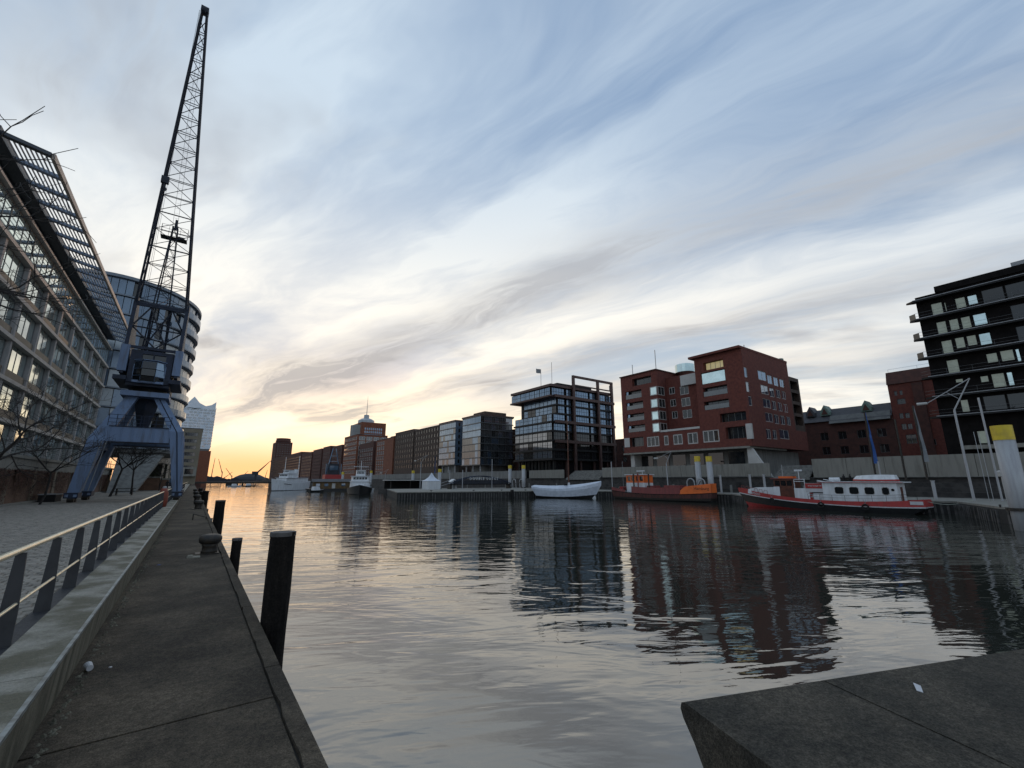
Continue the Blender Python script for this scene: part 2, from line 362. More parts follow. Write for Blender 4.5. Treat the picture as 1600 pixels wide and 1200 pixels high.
def textmesh(body, size, m, depth=.01):
    cu = bpy.data.curves.new('t', 'FONT'); cu.body = body; cu.size = size; cu.extrude = depth; cu.align_x = 'CENTER'; cu.resolution_u = 2
    o = bpy.data.objects.new('t', cu); COL.objects.link(o)
    bpy.context.view_layer.update()
    me = bpy.data.meshes.new_from_object(o.evaluated_get(bpy.context.evaluated_depsgraph_get()))
    bpy.data.objects.remove(o); me.materials.clear(); me.materials.append(M[m]); return me
UPR = Matrix.Rotation(pi / 2, 4, 'X')       # text drawn flat -> upright facing -y
WL = -2.45
# ================================================================== SETTING
g = MB(); g.quad((-4000, -400, WL - 6), (4000, -400, WL - 6), (4000, 7000, WL - 6), (-4000, 7000, WL - 6)); struct('ground', g, 'dark_stone')
g = MB(); g.quad((1.0, -60, WL), (2600, -60, WL), (2600, 3200, WL), (1.0, 3200, WL)); struct('water', g, 'water')
# left quay: promenade body, walkway, quay wall
prom = struct('promenade', MB().box(-260, -1.36, -30, 640, -3.5, -.012), 'paving')
walk = struct('walkway', MB().box(-.83, 1.02, -30, 640, -3.0, -.475), 'joint_sand')
struct('quay_wall', MB().box(1.021, 1.12, -30, 640, WL - 5, -.50), 'dark_stone')
struct('terrace', MB().prism([(1.125, -30), (9, -30), (9, -.4), (3.4, .9), (2.2, .35), (1.125, .35)], WL - 5, -.49), 'asphalt')
y = -6.0; k = 0
slabs = []
while y < 90:
    L = 6.2 if k % 2 else 5.4
    m_ = MB(); n = 6; yy0, yy1 = y + .012, y + L - .012
    m_.box(-.858, .965, yy0, yy1, -.48, -.45 + random.uniform(-.004, .004)); part('paving_slab', m_, 'asphalt', walk); y += L; k += 1
part('paving_slab', MB().box(-.858, .965, y, 640, -.48, -.45), 'asphalt', walk)
y = -6.0
while y < 100:                                             # quay edge beam, chipped on its inner side
    L = 3.1; m_ = MB(); n = 12; vt = []; vb = []
    for i in range(n + 1):
        t = y + .01 + (L - .02) * i / n; c = random.uniform(0, .022) if random.random() < .5 else 0
        vt.append((.975 + c, t)); 
    pts = vt + [(1.135, y + L - .01), (1.135, y + .01)]
    m_.prism(pts, -.60, -.425); part('edge_beam', m_, 'asphalt', walk); y += L
part('edge_beam', MB().box(.975, 1.135, y, 640, -.60, -.425), 'asphalt', walk)
# rubble gutter along the curb foot
m_ = MB()
for i in range(420):
    yy = 3.5 + 26 * random.random() ** 1.6; r = random.uniform(.012, .035)
    xx = -.79 + abs(random.gauss(0, .05)); m_.add([(xx + r * random.uniform(.6, 1.3) * cos(a) , yy + r * random.uniform(.8, 1.5) * sin(a), -.449) for a in (0, 1.3, 2.6, 3.9, 5.2)] + [(xx, yy, -.449 + r * .7)], [(0, 1, 5), (1, 2, 5), (2, 3, 5), (3, 4, 5), (4, 0, 5)])
o = part('grit', m_, 'curb_face', walk); o['kind'] = 'stuff'
# low curb wall with steel nosing
curb = thing('curb_wall', 'low stained concrete wall with steel nosing between the railing and the lower walkway', 'wall', (-1.08, 0, -.45))
y = -6.0
while y < 120:
    L = 4.0
    m_ = MB().ext([(-1.33, -.45), (-.86, -.45), (-.83, .035), (-1.33, .05)], 'y', y + .006, y + L - .006)
    me = m_.mesh('curb_block', 'curb_concrete'); me.materials.append(M['curb_face'])
    me.polygons[3].material_index = 1
    for p in me.polygons:
        if p.normal.x > .9: p.material_index = 1
    link('curb_block', me, curb); y += L
link('curb_block', MB().ext([(-1.33, -.45), (-.86, -.45), (-.83, .035), (-1.33, .05)], 'y', y, 640).mesh('curb_block', 'curb_concrete'), curb)
part('steel_nosing', MB().ext([(-.858, .0405), (-.824, .0385), (-.822, .01), (-.829, .01), (-.831, .032), (-.858, .034)], 'y', -6, 640), 'edge_steel', curb)
# cobbles: the nearest one by one, the next ones joined
proto = []
for i in range(8):
    a, b_, h = random.uniform(.072, .088), random.uniform(.085, .102), .03; j = lambda s: random.uniform(-s, s)
    bt = [(-a + j(.006), -b_ + j(.006), 0), (a + j(.006), -b_ + j(.006), 0), (a + j(.006), b_ + j(.006), 0), (-a + j(.006), b_ + j(.006), 0)]
    tp = [(p[0] * .82, p[1] * .84, h + j(.004)) for p in bt]; mid = [(p[0] * .98, p[1] * .98, h * .62) for p in bt]
    mb = MB(); mb.add(bt + mid + tp, [(0, 1, 5, 4), (1, 2, 6, 5), (2, 3, 7, 6), (3, 0, 4, 7), (4, 5, 9, 8), (5, 6, 10, 9), (6, 7, 11, 10), (7, 4, 8, 11), (8, 9, 10, 11)]); proto.append(mb)
pm = [p.mesh('cobble', 'cobble') for p in proto]; rest = MB(); cnt = 0
spots = []
row = 0; yy = 5.4
while yy < 46:
    xx = -1.64 - (row % 2) * .09
    while xx > -.245 * yy - .5 and xx > -10.2:
        spots.append((xx + random.uniform(-.01, .01), yy + random.uniform(-.012, .012))); xx -= .185
    yy += .215; row += 1
spots.sort(key=lambda s: s[0] ** 2 + s[1] ** 2)
for xx, yy in spots:
    k = random.randrange(8); rz = random.uniform(-.07, .07)
    if cnt < 300 and xx > -.235 * yy: 
        link('cobble', pm[k], prom, at(xx, yy, -.02 + random.uniform(-.006, .006), rz)); cnt += 1
    else:
        c, s = cos(rz), sin(rz); dz_ = -.02 + random.uniform(-.006, .006)
        rest.add([(xx + v[0] * c - v[1] * s, yy + v[0] * s + v[1] * c, v[2] + dz_) for v in proto[k].v], proto[k].f)
o = part('cobble_field', rest, 'cobble', prom); o['kind'] = 'stuff'
part('drain_channel', MB().box(-1.55, -1.335, -6, 300, -.08, .002), 'black_steel', prom)
# railing
rail = thing('railing', 'long promenade railing with pale handrail and dark tapered plate posts', 'railing', (-1.41, 7, 0))
pmesh = MB().ext([(-.09, -.06), (.075, -.06), (.072, .35), (.042, .97), (-.042, .97), (-.068, .35)], 'y', -.02, .02).mesh('post', 'post_steel')
y = 5.62
while y < 140: link('post', pmesh, rail, at(-1.42, y, 0, R(4))); y += 1.61
part('handrail', MB().tube((-1.42, 3, 1.005), (-1.42, 300, 1.005), .032, n=14), 'rail_steel_sunset', rail)
part('lower_rail', MB().tube((-1.375, 3, .45), (-1.375, 300, .45), .017, n=10), 'rail_steel_sunset', rail)
part('base_plate', MB().box(-1.52, -1.34, 3, 300, .004, .03), 'post_steel', rail)
# parapet slabs bottom right (rounded nose, underside falling back)
d_ = Vector((sin(R(20)), cos(R(20)), 0)); l_ = Vector((cos(R(20)), -sin(R(20)), 0)); C0 = Vector((2.377, 1.70, .55))
prof = [(.0, -.045), (.012, -.012), (.045, 0.0), (.95, .0), (.95, -.9), (.62, -.9), (.52, -.75), (.10, -.165), (.02, -.085)]
bench = thing('parapet', 'dark grey concrete parapet slabs with rounded nose at the lower right corner', 'parapet', (2.6, 1.2, -.49), 0)
for i, (a, b_) in enumerate(((0, .985), (1.0, 2.715), (2.73, 4.6), (4.615, 7.0))):
    n = len(prof); vs = []
    for t in (a, b_):
        for u, z in prof: vs.append(C0 - d_ * u + l_ * t + Vector((0, 0, z)))
    part('parapet_slab', MB().add(vs, [tuple(range(n)), tuple(range(2 * n - 1, n - 1, -1))] + [(i_, n + i_, n + (i_ + 1) % n, (i_ + 1) % n) for i_ in range(n)]), 'block_concrete', bench)
vs = [C0 - d_ * .5, C0 - d_ * .93, C0 - d_ * .93 + l_ * 7, C0 - d_ * .5 + l_ * 7]
part('plinth', MB().prism([(v.x, v.y) for v in vs], -.49, -.36), 'block_concrete', bench)
# litter
x_, y_ = -.70, 7.5
cup = MB(); cup.tube((0, 0, .045), (.02, .11, .05), .032, .043, 14)
solo('paper_cup', cup, 'paper', 'crumpled white paper cup lying at the foot of the curb wall', 'cup', (x_, y_, -.445), .5, smooth=False)
for i, (qx, qy, lab) in enumerate(((375, 1048, 'x'),)): pass
p = C0 - d_ * .28 + l_ * 1.42
solo('paper_scrap', MB().add([(-.05, -.012, .004), (.05, -.02, .006), (.055, .012, .014), (-.04, .015, .005)], [(0, 1, 2, 3)]).add([(-.05, -.012, .001), (.05, -.02, .003), (.055, .012, .011), (-.04, .015, .002)], [(3, 2, 1, 0)]), 'paper', 'small white paper scrap lying on the second parapet slab', 'litter', (p.x, p.y, .551), .4)
solo('bottle_cap', MB().lathe((0, 0, 0), [(.016, 0), (.017, .004), (.015, .008), (.006, .009)], 10), 'paper', 'tiny pale bottle cap on the walkway beside the paper cup', 'litter', (-.52, 7.55, -.447))
solo('plastic_shred', MB().add([(-.05, 0, 0), (.0, -.03, .008), (.06, .0, .004), (.01, .03, .012)], [(0, 1, 2, 3)]).add([(-.05, 0, -.003), (.0, -.03, .005), (.06, .0, .001), (.01, .03, .009)], [(3, 2, 1, 0)]), 'blue_cloth', 'blue plastic shred on the walkway near the curb', 'litter', (-.45, 15.4, -.444))
# bollards and piles
def bollard(x, y, s, label):
    t = thing('bollard', label, 'bollard', (x, y, -.45), 0, 'mooring bollards along the walkway')
    part('base_plate', MB().box(-.42 * s, .30 * s, -.30 * s, .30 * s, 0, .035), 'dark_iron', t, local=True)
    part('stem', MB().lathe((0, 0, .03), [(.28 * s, 0), (.24 * s, .08 * s), (.23 * s, .22 * s), (.28 * s, .32 * s)], 16), 'dark_iron', t, local=True, smooth=True)
    part('head', MB().lathe((0, 0, .03), [(.28 * s, .32 * s), (.35 * s, .37 * s), (.37 * s, .47 * s), (.36 * s, .56 * s), (.30 * s, .63 * s), (.16 * s, .66 * s), (.03 * s, .665 * s)], 18), 'dark_iron', t, local=True, smooth=True)
    return t
bollard(.68, 16.9, .82, 'big black mooring bollard nearest the camera with rusty mushroom head')
for yy, lab in ((43, 'black mooring bollard, second along the walkway edge'), (59, 'black mooring bollard, third along the walkway edge'), (76, 'small far black bollard, fourth along the walkway edge'), (96, 'tiny farthest black bollard on the walkway edge')): bollard(.62, yy, .95, lab)
solo('rust_plate', MB().box(-.16, .16, -.2, .2, 0, .02).box(-.14, -.02, -.17, .17, .021, .05), 'curb_concrete', 'pale steel plate beside the nearest mooring bollard', 'plate', (.30, 16.4, -.449))
lad = MB().tube((.0, 0, 0), (.0, 0, .34), .03).tube((0, 0, .32), (.62, .05, .12), .025).tube((.62, .05, .12), (.62, .05, 0), .025)
solo('ladder_handle', lad, 'dark_iron', 'bent iron ladder handle standing on the walkway between two bollards', 'handle', (.28, 31.3, -.45))
def pile(x, y, r, top, label, steel=False, ln=0.):
    t = thing('mooring_pile', label, 'pile', (x, y, WL - 1), 0, 'piles along the quay')
    m_ = MB(); n = 14; zs = [WL - 1 + (top - WL + 1) * i / 9 for i in range(10)]; vs = []
    for k, z in enumerate(zs):
        for i in range(n):
            rr = r * (1 + (0 if steel else random.uniform(-.05, .05))) * (1.06 - .06 * k / 9)
            vs.append((x + rr * cos(2 * pi * i / n) + ln * (top - z), y + rr * sin(2 * pi * i / n), z + (random.uniform(-.012, .012) if k == 9 else 0)))
    m_.add(vs, [(k * n + i, k * n + (i + 1) % n, (k + 1) * n + (i + 1) % n, (k + 1) * n + i) for k in range(9) for i in range(n)])
    part('shaft', m_, 'grey_steel' if steel else 'pile_wood', t, smooth=steel)
    part('top_face', MB().lathe((x, y, top - .012), [(r * 1.0, -.05), (r * 1.03, -.045), (r * 1.03, .015), (r * .9, .02)], n), 'pile_top', t)
pile(1.345, 8.45, .195, .90, 'thick dark timber pile closest to the camera')
pile(1.33, 16.2, .135, .02, 'thinner dark timber pile, second from the camera')
pile(1.40, 29.5, .235, .66, 'tall dark timber pile behind the nearest bollard')
pile(1.36, 40, .2, -1.0, 'short grey steel tube standing low beside the tall pile', True)
pile(1.36, 52, .22, -.95, 'stubby dark pile low in the water beyond the steel tube')
pile(1.40, 62, .3, .55, 'tall dark pile well along the quay')
pile(1.40, 80, .3, .1, 'small dark pile far along the quay')
pile(1.40, 100, .32, .3, 'farthest dark pile in the row along the quay')
# life buoy case
bu = thing('life_buoy_case', 'red life buoy case hung on the promenade railing', 'life buoy', (-1.42, 37, .02))
part('case', MB().lathe((0, 0, 0), [(.12, .0), (.24, .05), (.27, .45), (.25, .9), (.16, 1.18), (.05, 1.26)], 14), 'buoy_red', bu, local=True, smooth=True)
part('cap', MB().lathe((0, 0, 1.2), [(.13, 0), (.12, .08), (.06, .13)], 12), 'grey_steel', bu, local=True)
# ================================================================== LEFT BANK
# retaining wall with ivy
rw = thing('retaining_wall', 'brick retaining wall with red ivy and pale stone band below the office building', 'wall', (-10.6, 60, 0))
part('brick_face', MB().box(-12.9, -10.45, 14, 93, -.3, 2.45), 'wall_brick', rw)
yy = 14.0
while yy < 92.9:
    part('band_stone', MB().box(-12.8, -10.40, yy + .02, min(yy + 1.98, 93), 2.455, 3.30), 'pale_concrete', rw); yy += 2
part('coping', MB().box(-12.85, -10.28, 13.95, 93.05, 3.305, 3.52), 'pale_concrete', rw)
part('foot_course', MB().box(-10.448, -10.15, 14, 93, -.1, .12), 'pale_concrete', rw)
yy = 38.0
while yy < 92:
    part('pilaster', MB().box(-10.447, -10.36, yy, yy + .9, .125, 2.45), 'spandrel', rw); yy += 6.6
iv = MB()
for i in range(9000):
    c = random.choice([(43.5, 2.4), (48, 1.6), (52.5, 3.2), (56, 1.2), (61, 2.6), (66, 1.5), (71, 2.8), (78, 2.2), (85, 3)])
    yv = c[0] + random.uniform(-c[1], c[1]); dr = abs(random.gauss(0, .95)) * (1 - .5 * abs(yv - c[0]) / c[1]) * (1.6 if c[1] > 2 else 1)
    zv = 2.5 - dr
    if zv < .1: continue
    s = random.uniform(.05, .11); a = random.uniform(0, 6.3); tx = random.uniform(.01, .08)
    iv.add([(-10.36 + tx, yv + s * cos(a), zv + s * sin(a)), (-10.36 + tx + random.uniform(0, .05), yv + s * cos(a + 2.1), zv + s * sin(a + 2.1)), (-10.36 + tx, yv + s * cos(a + 4.2), zv + s * sin(a + 4.2))], [(0, 1, 2)])
o = part('ivy', iv, 'ivy_leaf', rw); o['kind'] = 'stuff'
# office building
off = thing('office_building', 'long office block with pale grid facade and slatted roof canopy at the left edge', 'building', (-13, 60, 0))
XF = -13.0; FL = [3.75, 6.45, 9.5, 12.6, 15.72, 18.78]
cols = [89.1 - 5.65 * k for k in range(10)]
Y0o, Y1o = cols[-1] - .3, 89.4
part('core', MB().box(-36, XF - .72, Y0o, Y1o, -.2, 23.2), 'office_stone', off)
part('end_wall', MB().box(-36, XF - .72, Y1o + .003, Y1o + .3, 0, 23.2), 'office_stone', off)
for k, z in enumerate(FL):
    part('floor_slab', MB().box(XF - .7, XF + .22, Y0o, Y1o + .2, z - .17, z + .13), 'slab_edge', off)
    top = FL[k + 1] - .17 if k < 5 else 21.5
    if k < 5:
        for c in cols: part('column', MB().box(XF - .7, XF + .08, c - .2, c + .2, z + .132, top - .002), 'office_stone', off)
    for i in range(len(cols) - 1):
        a, b_ = cols[i + 1] + .21, cols[i] - .21
        if k in (1, 2, 3, 4):
            part('spandrel_panel', MB().box(XF - .30, XF - .06, a, b_, z + .135, z + .86), 'spandrel', off)
            zb = z + .87
        else: zb = z + .14
        if k < 5: window(off, 'E', XF, a, b_, zb, top - .01, depth=.24, fr=.05, pm='glass_green', nx=4, nz=1)
# set-back glazed top floor, its lower green glass band and the upper gallery
for i in range(len(cols) - 1):
    a, b_ = cols[i + 1] + .02, cols[i] - .02
    window(off, 'E', XF, a, b_, 18.92, 21.45, depth=.10, fr=.06, pm='glass_green', nx=4, nz=1)
    window(off, 'E', XF, a, b_, 21.72, 23.1, depth=.62, fr=.06, pm='glass_green', nx=5, nz=1)
part('cornice', MB().box(XF - .7, XF + .25, Y0o, Y1o + .1, 21.5, 21.7), 'slab_edge', off)
part('roof_edge', MB().box(-36, XF + .30, Y0o, Y1o + .3, 23.21, 23.75), 'canopy_dark', off)
# terrace railing with pale light glints
tr = thing('terrace_railing', 'thin steel terrace railing on top of the retaining wall', 'railing', (-10.6, 60, 3.52))
for j in range(6): part('wire', MB().tube((-10.6, 30, 3.68 + .17 * j), (-10.6, 92, 3.68 + .17 * j), .014, n=5), 'grey_steel', tr)
pm_ = MB().box(-.03, .03, -.03, .03, 0, 1.1).mesh('post', 'grey_steel'); yy = 31.
while yy < 92: link('post', pm_, tr, at(-10.6, yy, 3.52)); yy += 1.9
# canopy of slats
can = thing('slatted_canopy', 'sloping roof canopy of pale slats projecting from the office building', 'canopy', (-11.7, 60, 23))
XI, XO, ZI, ZO = -12.68, -10.36, 23.42, 22.92
yb = [38.35 + 2.85 * k for k in range(19)]
for k, yy in enumerate(yb):
    part('cross_beam', MB().hexa([(XI, yy - .2, ZI - .12), (XO, yy - .2, ZO - .12), (XO, yy + .2, ZO - .12), (XI, yy + .2, ZI - .12)], [(XI, yy - .2, ZI + .12), (XO, yy - .2, ZO + .12), (XO, yy + .2, ZO + .12), (XI, yy + .2, ZI + .12)]), 'canopy_beam' if k else 'canopy_dark', can)
    if k == len(yb) - 1: break
    n = 9
    for i in range(n):
        t = (i + .6) / n; xx = XI + (XO - XI) * t; zz = ZI + (ZO - ZI) * t
        part('slat', MB().hexa([(xx - .05, yy + .2, zz - .02), (xx + .04, yy + .2, zz + .01), (xx + .04, yb[k + 1] - .2, zz + .01), (xx - .05, yb[k + 1] - .2, zz - .02)], [(xx - .05, yy + .2, zz + .005), (xx + .04, yy + .2, zz + .035), (xx + .04, yb[k + 1] - .2, zz + .035), (xx - .05, yb[k + 1] - .2, zz + .005)]), 'slat', can)
    part('fascia_board', MB().box(XO + .003, XO + .16, yy + .01, yb[k + 1] - .01, ZO - .22, ZO + .2), 'fascia', can)
# elliptical tower
tw = thing('elliptical_tower', 'blue-grey glass apartment tower with curved end and stacked balconies behind the crane', 'building', (-14.5, 106, 0))
TC, RX, RY, TZ = Vector((-14.6, 106.)), 11.6, 14.5, 34.6
def ell(a, k=1.): return Vector((TC.x + RX * k * cos(a), TC.y + RY * k * sin(a)))
nf = 9; z0t = 6.9; fh = (TZ - z0t) / nf; NS = 40
angs = [R(-150 + 195 * i / NS) for i in range(NS + 1)]
part('core', MB().prism([tuple(ell(2 * pi * i / 48, .955)) for i in range(48)], z0t - .3, TZ - .4), 'mullion', tw)
part('roof_rim', MB().prism([tuple(ell(2 * pi * i / 64, 1.025)) for i in range(64)], TZ - .25, TZ + .25), 'tower_band', tw)
for f in range(nf + 1):
    z = z0t + fh * f
    part('floor_band', MB().prism([tuple(ell(2 * pi * i / 64, 1.012)) for i in range(64)], z - .12, z + .10), 'tower_band', tw) if f < nf else None
    if f == nf: break
    i = 0
    while i < NS:
        wide = random.choice((1, 1, 2)); j = min(NS, i + wide)
        a0, a1 = angs[i] + .004, angs[j] - .004
        P0, P1 = ell(a0, .99), ell(a1, .99); Q0, Q1 = ell(a0, .965), ell(a1, .965)
        opening = wide == 1 and random.random() < .24
        k_ = .972 if opening else .99
        P0, P1 = ell(a0, k_), ell(a1, k_)
        pale = f < 6 and random.random() < .45
        part('glass_panel' if opening else 'facade_panel', MB().hexa([(P0.x, P0.y, z + .13), (P1.x, P1.y, z + .13), (Q1.x, Q1.y, z + .13), (Q0.x, Q0.y, z + .13)], [(P0.x, P0.y, z + fh - .24), (P1.x, P1.y, z + fh - .24), (Q1.x, Q1.y, z + fh - .24), (Q0.x, Q0.y, z + fh - .24)]),
             'glass_dark' if opening else ('tower_panel_pale' if pale else 'tower_panel'), tw); i = j
    # balcony on the curved end
    aa = [R(-52 + 60 * i / 12) for i in range(13)]
    if f < nf:
        pts = [tuple(ell(a, 1.0)) for a in aa] + [tuple(ell(a, 1.0) + Vector((cos(a), sin(a))) * .6 * max(0, sin(pi * (i) / 12)) ** .6) for i, a in reversed(list(enumerate(aa)))]
        bal = part('balcony', MB().prism(pts[1:-1], z - .02, z + .16), 'tower_band', tw)
        g = MB(); o_ = pts[14:-1]
        for a, b_ in zip(o_[:-1], o_[1:]): g.quad((a[0], a[1], z + .17), (b_[0], b_[1], z + .17), (b_[0], b_[1], z + 1.15), (a[0], a[1], z + 1.15))
        part('balustrade', g, 'tower_panel', bal)
# wedge column under the tower, pavilion, walls
wc = thing('wedge_column', 'tall concrete wedge pillar carrying the overhanging tower', 'column', (-6.8, 84, 0))
part('shaft', MB().hexa([(-9.6, 84, -.1), (-6.6, 84, -.1), (-6.6, 86.5, -.1), (-9.6, 86.5, -.1)], [(-10.2, 95, 6.65), (-4.2, 95, 6.65), (-4.2, 99, 6.65), (-10.2, 99, 6.65)]), 'concrete', wc)
part('soffit_slab', MB().box(-24, -3.6, 93.5, 118, 6.1, 6.55), 'concrete', wc)
pv = thing('pavilion', 'low dark pavilion with a sunlit roof board beneath the tower', 'building', (-5.6, 108, 0))
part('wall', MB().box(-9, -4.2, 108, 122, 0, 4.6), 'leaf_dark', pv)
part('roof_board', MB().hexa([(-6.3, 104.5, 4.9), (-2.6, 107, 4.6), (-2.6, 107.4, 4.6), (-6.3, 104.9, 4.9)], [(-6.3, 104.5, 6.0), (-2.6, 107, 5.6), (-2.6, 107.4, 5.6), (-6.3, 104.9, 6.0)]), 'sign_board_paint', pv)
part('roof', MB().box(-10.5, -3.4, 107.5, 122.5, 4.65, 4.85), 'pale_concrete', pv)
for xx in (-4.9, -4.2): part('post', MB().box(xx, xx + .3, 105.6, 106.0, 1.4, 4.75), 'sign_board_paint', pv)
gw = thing('garden_wall', 'low brick garden wall with pale coping beyond the crane', 'wall', (-6.2, 100, 0))
for a, b_, h in ((-11, -6.9, 1.9), (-6.85, -4.7, 2.1), (-4.65, -3.4, 1.8)):
    part('brick_panel', MB().box(a, b_, 100, 101, -.1, h), 'wall_brick', gw); part('coping', MB().box(a - .03, b_ + .02, 99.9, 101.1, h + .003, h + .25), 'pale_concrete', gw)
# further blocks on the left bank
def simple_building(name, label, X0, X1, Y0, Y1, z0, z1, wm_, hw=(), hs=(), he=(), fm='mullion', pm='glass_far', fr=.12, nx=2, grp=None, depth=.3, roofm='roof_slate', parapet=.0):
    t = thing(name, label, 'building', ((X0 + X1) / 2, Y0, z0), 0, grp)
    part('wall', shell(MB(), X0, X1, Y0, Y1, z0, z1, hw, hs, he, depth), wm_, t)
    for f, pl, hs_ in (('W', X0, hw), ('S', Y0, hs), ('E', X1, he)):
        for h in hs_: window(t, f, pl, *h[:4], depth=depth - .06, fr=fr, fm=fm, pm=h[4] if len(h) > 4 else pm, nx=nx)
    part('roof', MB().box(X0 - .15, X1 + .15, Y0 - .15, Y1 + .15, z1 + .004, z1 + .3), roofm, t)
    return t
bb = simple_building('apartment_block', 'beige apartment block with dark window strips between tower and concert hall', -16, 1.0, 250, 275, 0, 25.0, 'beige', hs=[h for k in range(7) for h in [(-5.5, -.6, 3.6 + 3 * k, 5.2 + 3 * k), (-12, -6.3, 3.6 + 3 * k, 5.2 + 3 * k)]], he=grid(251, 274, 5, .5, 2.5, 3.1, 7, .3, .8), nx=5)
part('bay_frame', shell(MB(), -4.6, .8, 248.2, 249.99, 3.4, 7.4, hs=[(-3.5, -.3, 4.3, 6.6)], depth=.6), 'pale_concrete', bb)
part('bay_glass', MB().box(-3.6, -.2, 248.75, 248.85, 4.2, 6.7), 'glass_dark', bb)
# concert hall far down the quay
eh = thing('concert_hall', 'far concert hall with wave-shaped glass roof on a red brick base', 'building', (-4, 700, 0))
part('brick_base', MB().hexa([(-60, 700, -3), (15, 700, -3), (17, 800, -3), (-60, 800, -3)], [(-60, 700, 39), (15, 700, 39), (17, 800, 39), (-60, 800, 39)]), 'brick_orange', eh)
prof = [(-60, 92), (-44, 99), (-30, 93), (-20, 97), (-11.5, 109), (-5, 101), (2, 97.5), (8, 99.5), (13, 104)]
gl = MB().ext([(-60, 41.5), (13.4, 41.5)] + [(a, b_) for a, b_ in reversed(prof)], 'y', 700.5, 790); part('glass_body', gl, 'facade_white', eh)
part('gap_floor', MB().box(-58, 12, 701, 795, 39.003, 41.49), 'mullion', eh)
wmesh_ = MB().ext([(-1.6, 0), (1.6, 0), (1.75, 1.2), (1.2, 1.9), (-1.2, 1.9), (-1.75, 1.2)], 'y', -.35, 0).mesh('window', 'glass_blue')
for r in range(14):
    for c in range(9):
        xx = 10.6 - 4.6 * c + (r % 2) * 1.1; zz = 44 + 3.65 * r
        if random.random() < .8: link('window', wmesh_, eh, at(xx + random.uniform(-.5, .5), 700.45, zz))
part('roof_slot', MB().ext([(-18, 94.5), (-9, 92.5), (-3, 94.5), (-9, 93.8)], 'y', 699.9, 700.45), 'glass_dark', eh)
wm2 = MB().box(-.05, .5, -1.8, 1.8, 0, 2.2).mesh('glass_bay', 'facade_white')
for r in range(15):
    for c in range(6): link('glass_bay', wm2, eh, at(13.42, 704 + 14 * c + (r % 2) * 5, 44 + 3.6 * r))
# ---------------- trees
def tree(name, label, x, y, h, lean, spread, seed, levels=5, r0=.13, grp='bare trees on the promenade', az0=None):
    rnd = random.Random(seed); t = thing(name, label, 'tree', (x, y, 0), 0, grp); tk = MB(); cr = MB()
    def grow(mb, p, d, L, r, lev):
        segs = 3; q = p
        for i in range(segs):
            d = (d + Vector((rnd.gauss(0, .10 + .03 * lev), rnd.gauss(0, .10 + .03 * lev), rnd.gauss(.02, .06 + .03 * lev)))).normalized()
            n_ = q + d * L / segs; ra = r * (1 - .3 * i / segs); rb = r * (1 - .3 * (i + 1) / segs)
            mb.tube(q, n_, ra, rb, 7 if lev == 0 else (5 if lev < 3 else 3), cap=False); q = n_
            if lev > 0 and lev < levels and i < 1:
                ax = Vector((rnd.gauss(0, 1), rnd.gauss(0, 1), rnd.gauss(0, .5))).normalized()
                grow(cr, q, (d + ax * .9).normalized(), L * .62, rb * .55, lev + 1)
        if lev >= levels: return
        for i in range(4 if lev == 0 else 3):
            a = 2 * pi * (i + rnd.random() * .7) / (4 if lev == 0 else 3); 
            side = Vector((cos(a), sin(a), 0)); s = spread if lev == 0 else .75
            grow(cr, q, (d * .8 + side * s + Vector((0, 0, .12))).normalized(), L * rnd.uniform(.62, .8), r * .58, lev + 1)
    grow(tk, Vector((x, y, -.05)), Vector((lean[0], lean[1], 1)).normalized(), h * .36, r0, 0)
    part('trunk', tk, 'bark', t); part('crown', cr, 'bark', t); return t
tree('bare_tree', 'large bare tree whose branches cross the office facade at the left edge', -9.0, 34.5, 8.0, (.02, .02), 1.0, 3, 5, .12)
tree('bare_tree', 'overhanging bare tree with only fine twigs in view at the top left', -9.0, 14.6, 12.0, (-.02, .03), .8, 8, 5, .15)
tree('bare_tree', 'slim leaning bare tree in front of the ivy wall left of the crane', -8.9, 47, 6.5, (.10, .0), .9, 14, 4, .08)
tree('bare_tree', 'bare tree standing under the crane beside the bench', -7.1, 65, 8.5, (.16, .05), .8, 21, 5, .13)
tree('bare_tree', 'bare tree behind the crane in front of the wedge pillar', -6.3, 76, 8.5, (.14, .02), .8, 33, 5, .12)
tree('bare_tree', 'small bare tree beyond the crane near the garden wall', -4.4, 96, 6.5, (.0, .0), .8, 41, 4, .09)
# bench below the trees
bn_ = thing('park_bench', 'dark picnic bench under the bare trees beyond the crane', 'bench', (-6.4, 70, 0))
for dx_ in (-.7, .7): part('leg', MB().box(dx_ - .05, dx_ + .05, -.5, .5, 0, .7), 'black_steel', bn_, local=True)
part('table_top', MB().box(-1.0, 1.0, -.38, .38, .705, .77), 'bark', bn_, local=True)
for sy in (-.75, .75): part('seat', MB().box(-1.0, 1.0, sy - .16, sy + .16, .42, .47), 'bark', bn_, local=True)
bn2 = thing('planter', 'low dark box at the foot of the ivy wall left of the crane', 'planter', (-9.5, 53, 0))
part('box', MB().box(-.5, .5, -1.1, 1.1, 0, .55), 'black_steel', bn2, local=True); part('rim', MB().box(-.55, .55, -1.15, 1.15, .553, .62), 'grey_steel', bn2, local=True)
# van
vn = thing('parked_van', 'dark van parked far along the promenade', 'van', (-3.6, 128, 0))
part('body', MB().ext([(-2.4, .35), (2.4, .35), (2.4, 1.1), (1.75, 1.25), (1.2, 2.05), (-2.3, 2.1), (-2.4, 1.9)], 'x', -.95, .95), 'far_blue', vn, local=True)
part('windscreen', MB().box(-.8, .8, -2.43, -2.401, 1.2, 1.85), 'glass_sky', vn, local=True)
for sx in (-.98, .98):
    for sy in (-1.5, 1.5): part('wheel', MB().tube((sx - .1, sy, .35), (sx + .1, sy, .35), .35, n=12), 'rubber', vn, local=True)
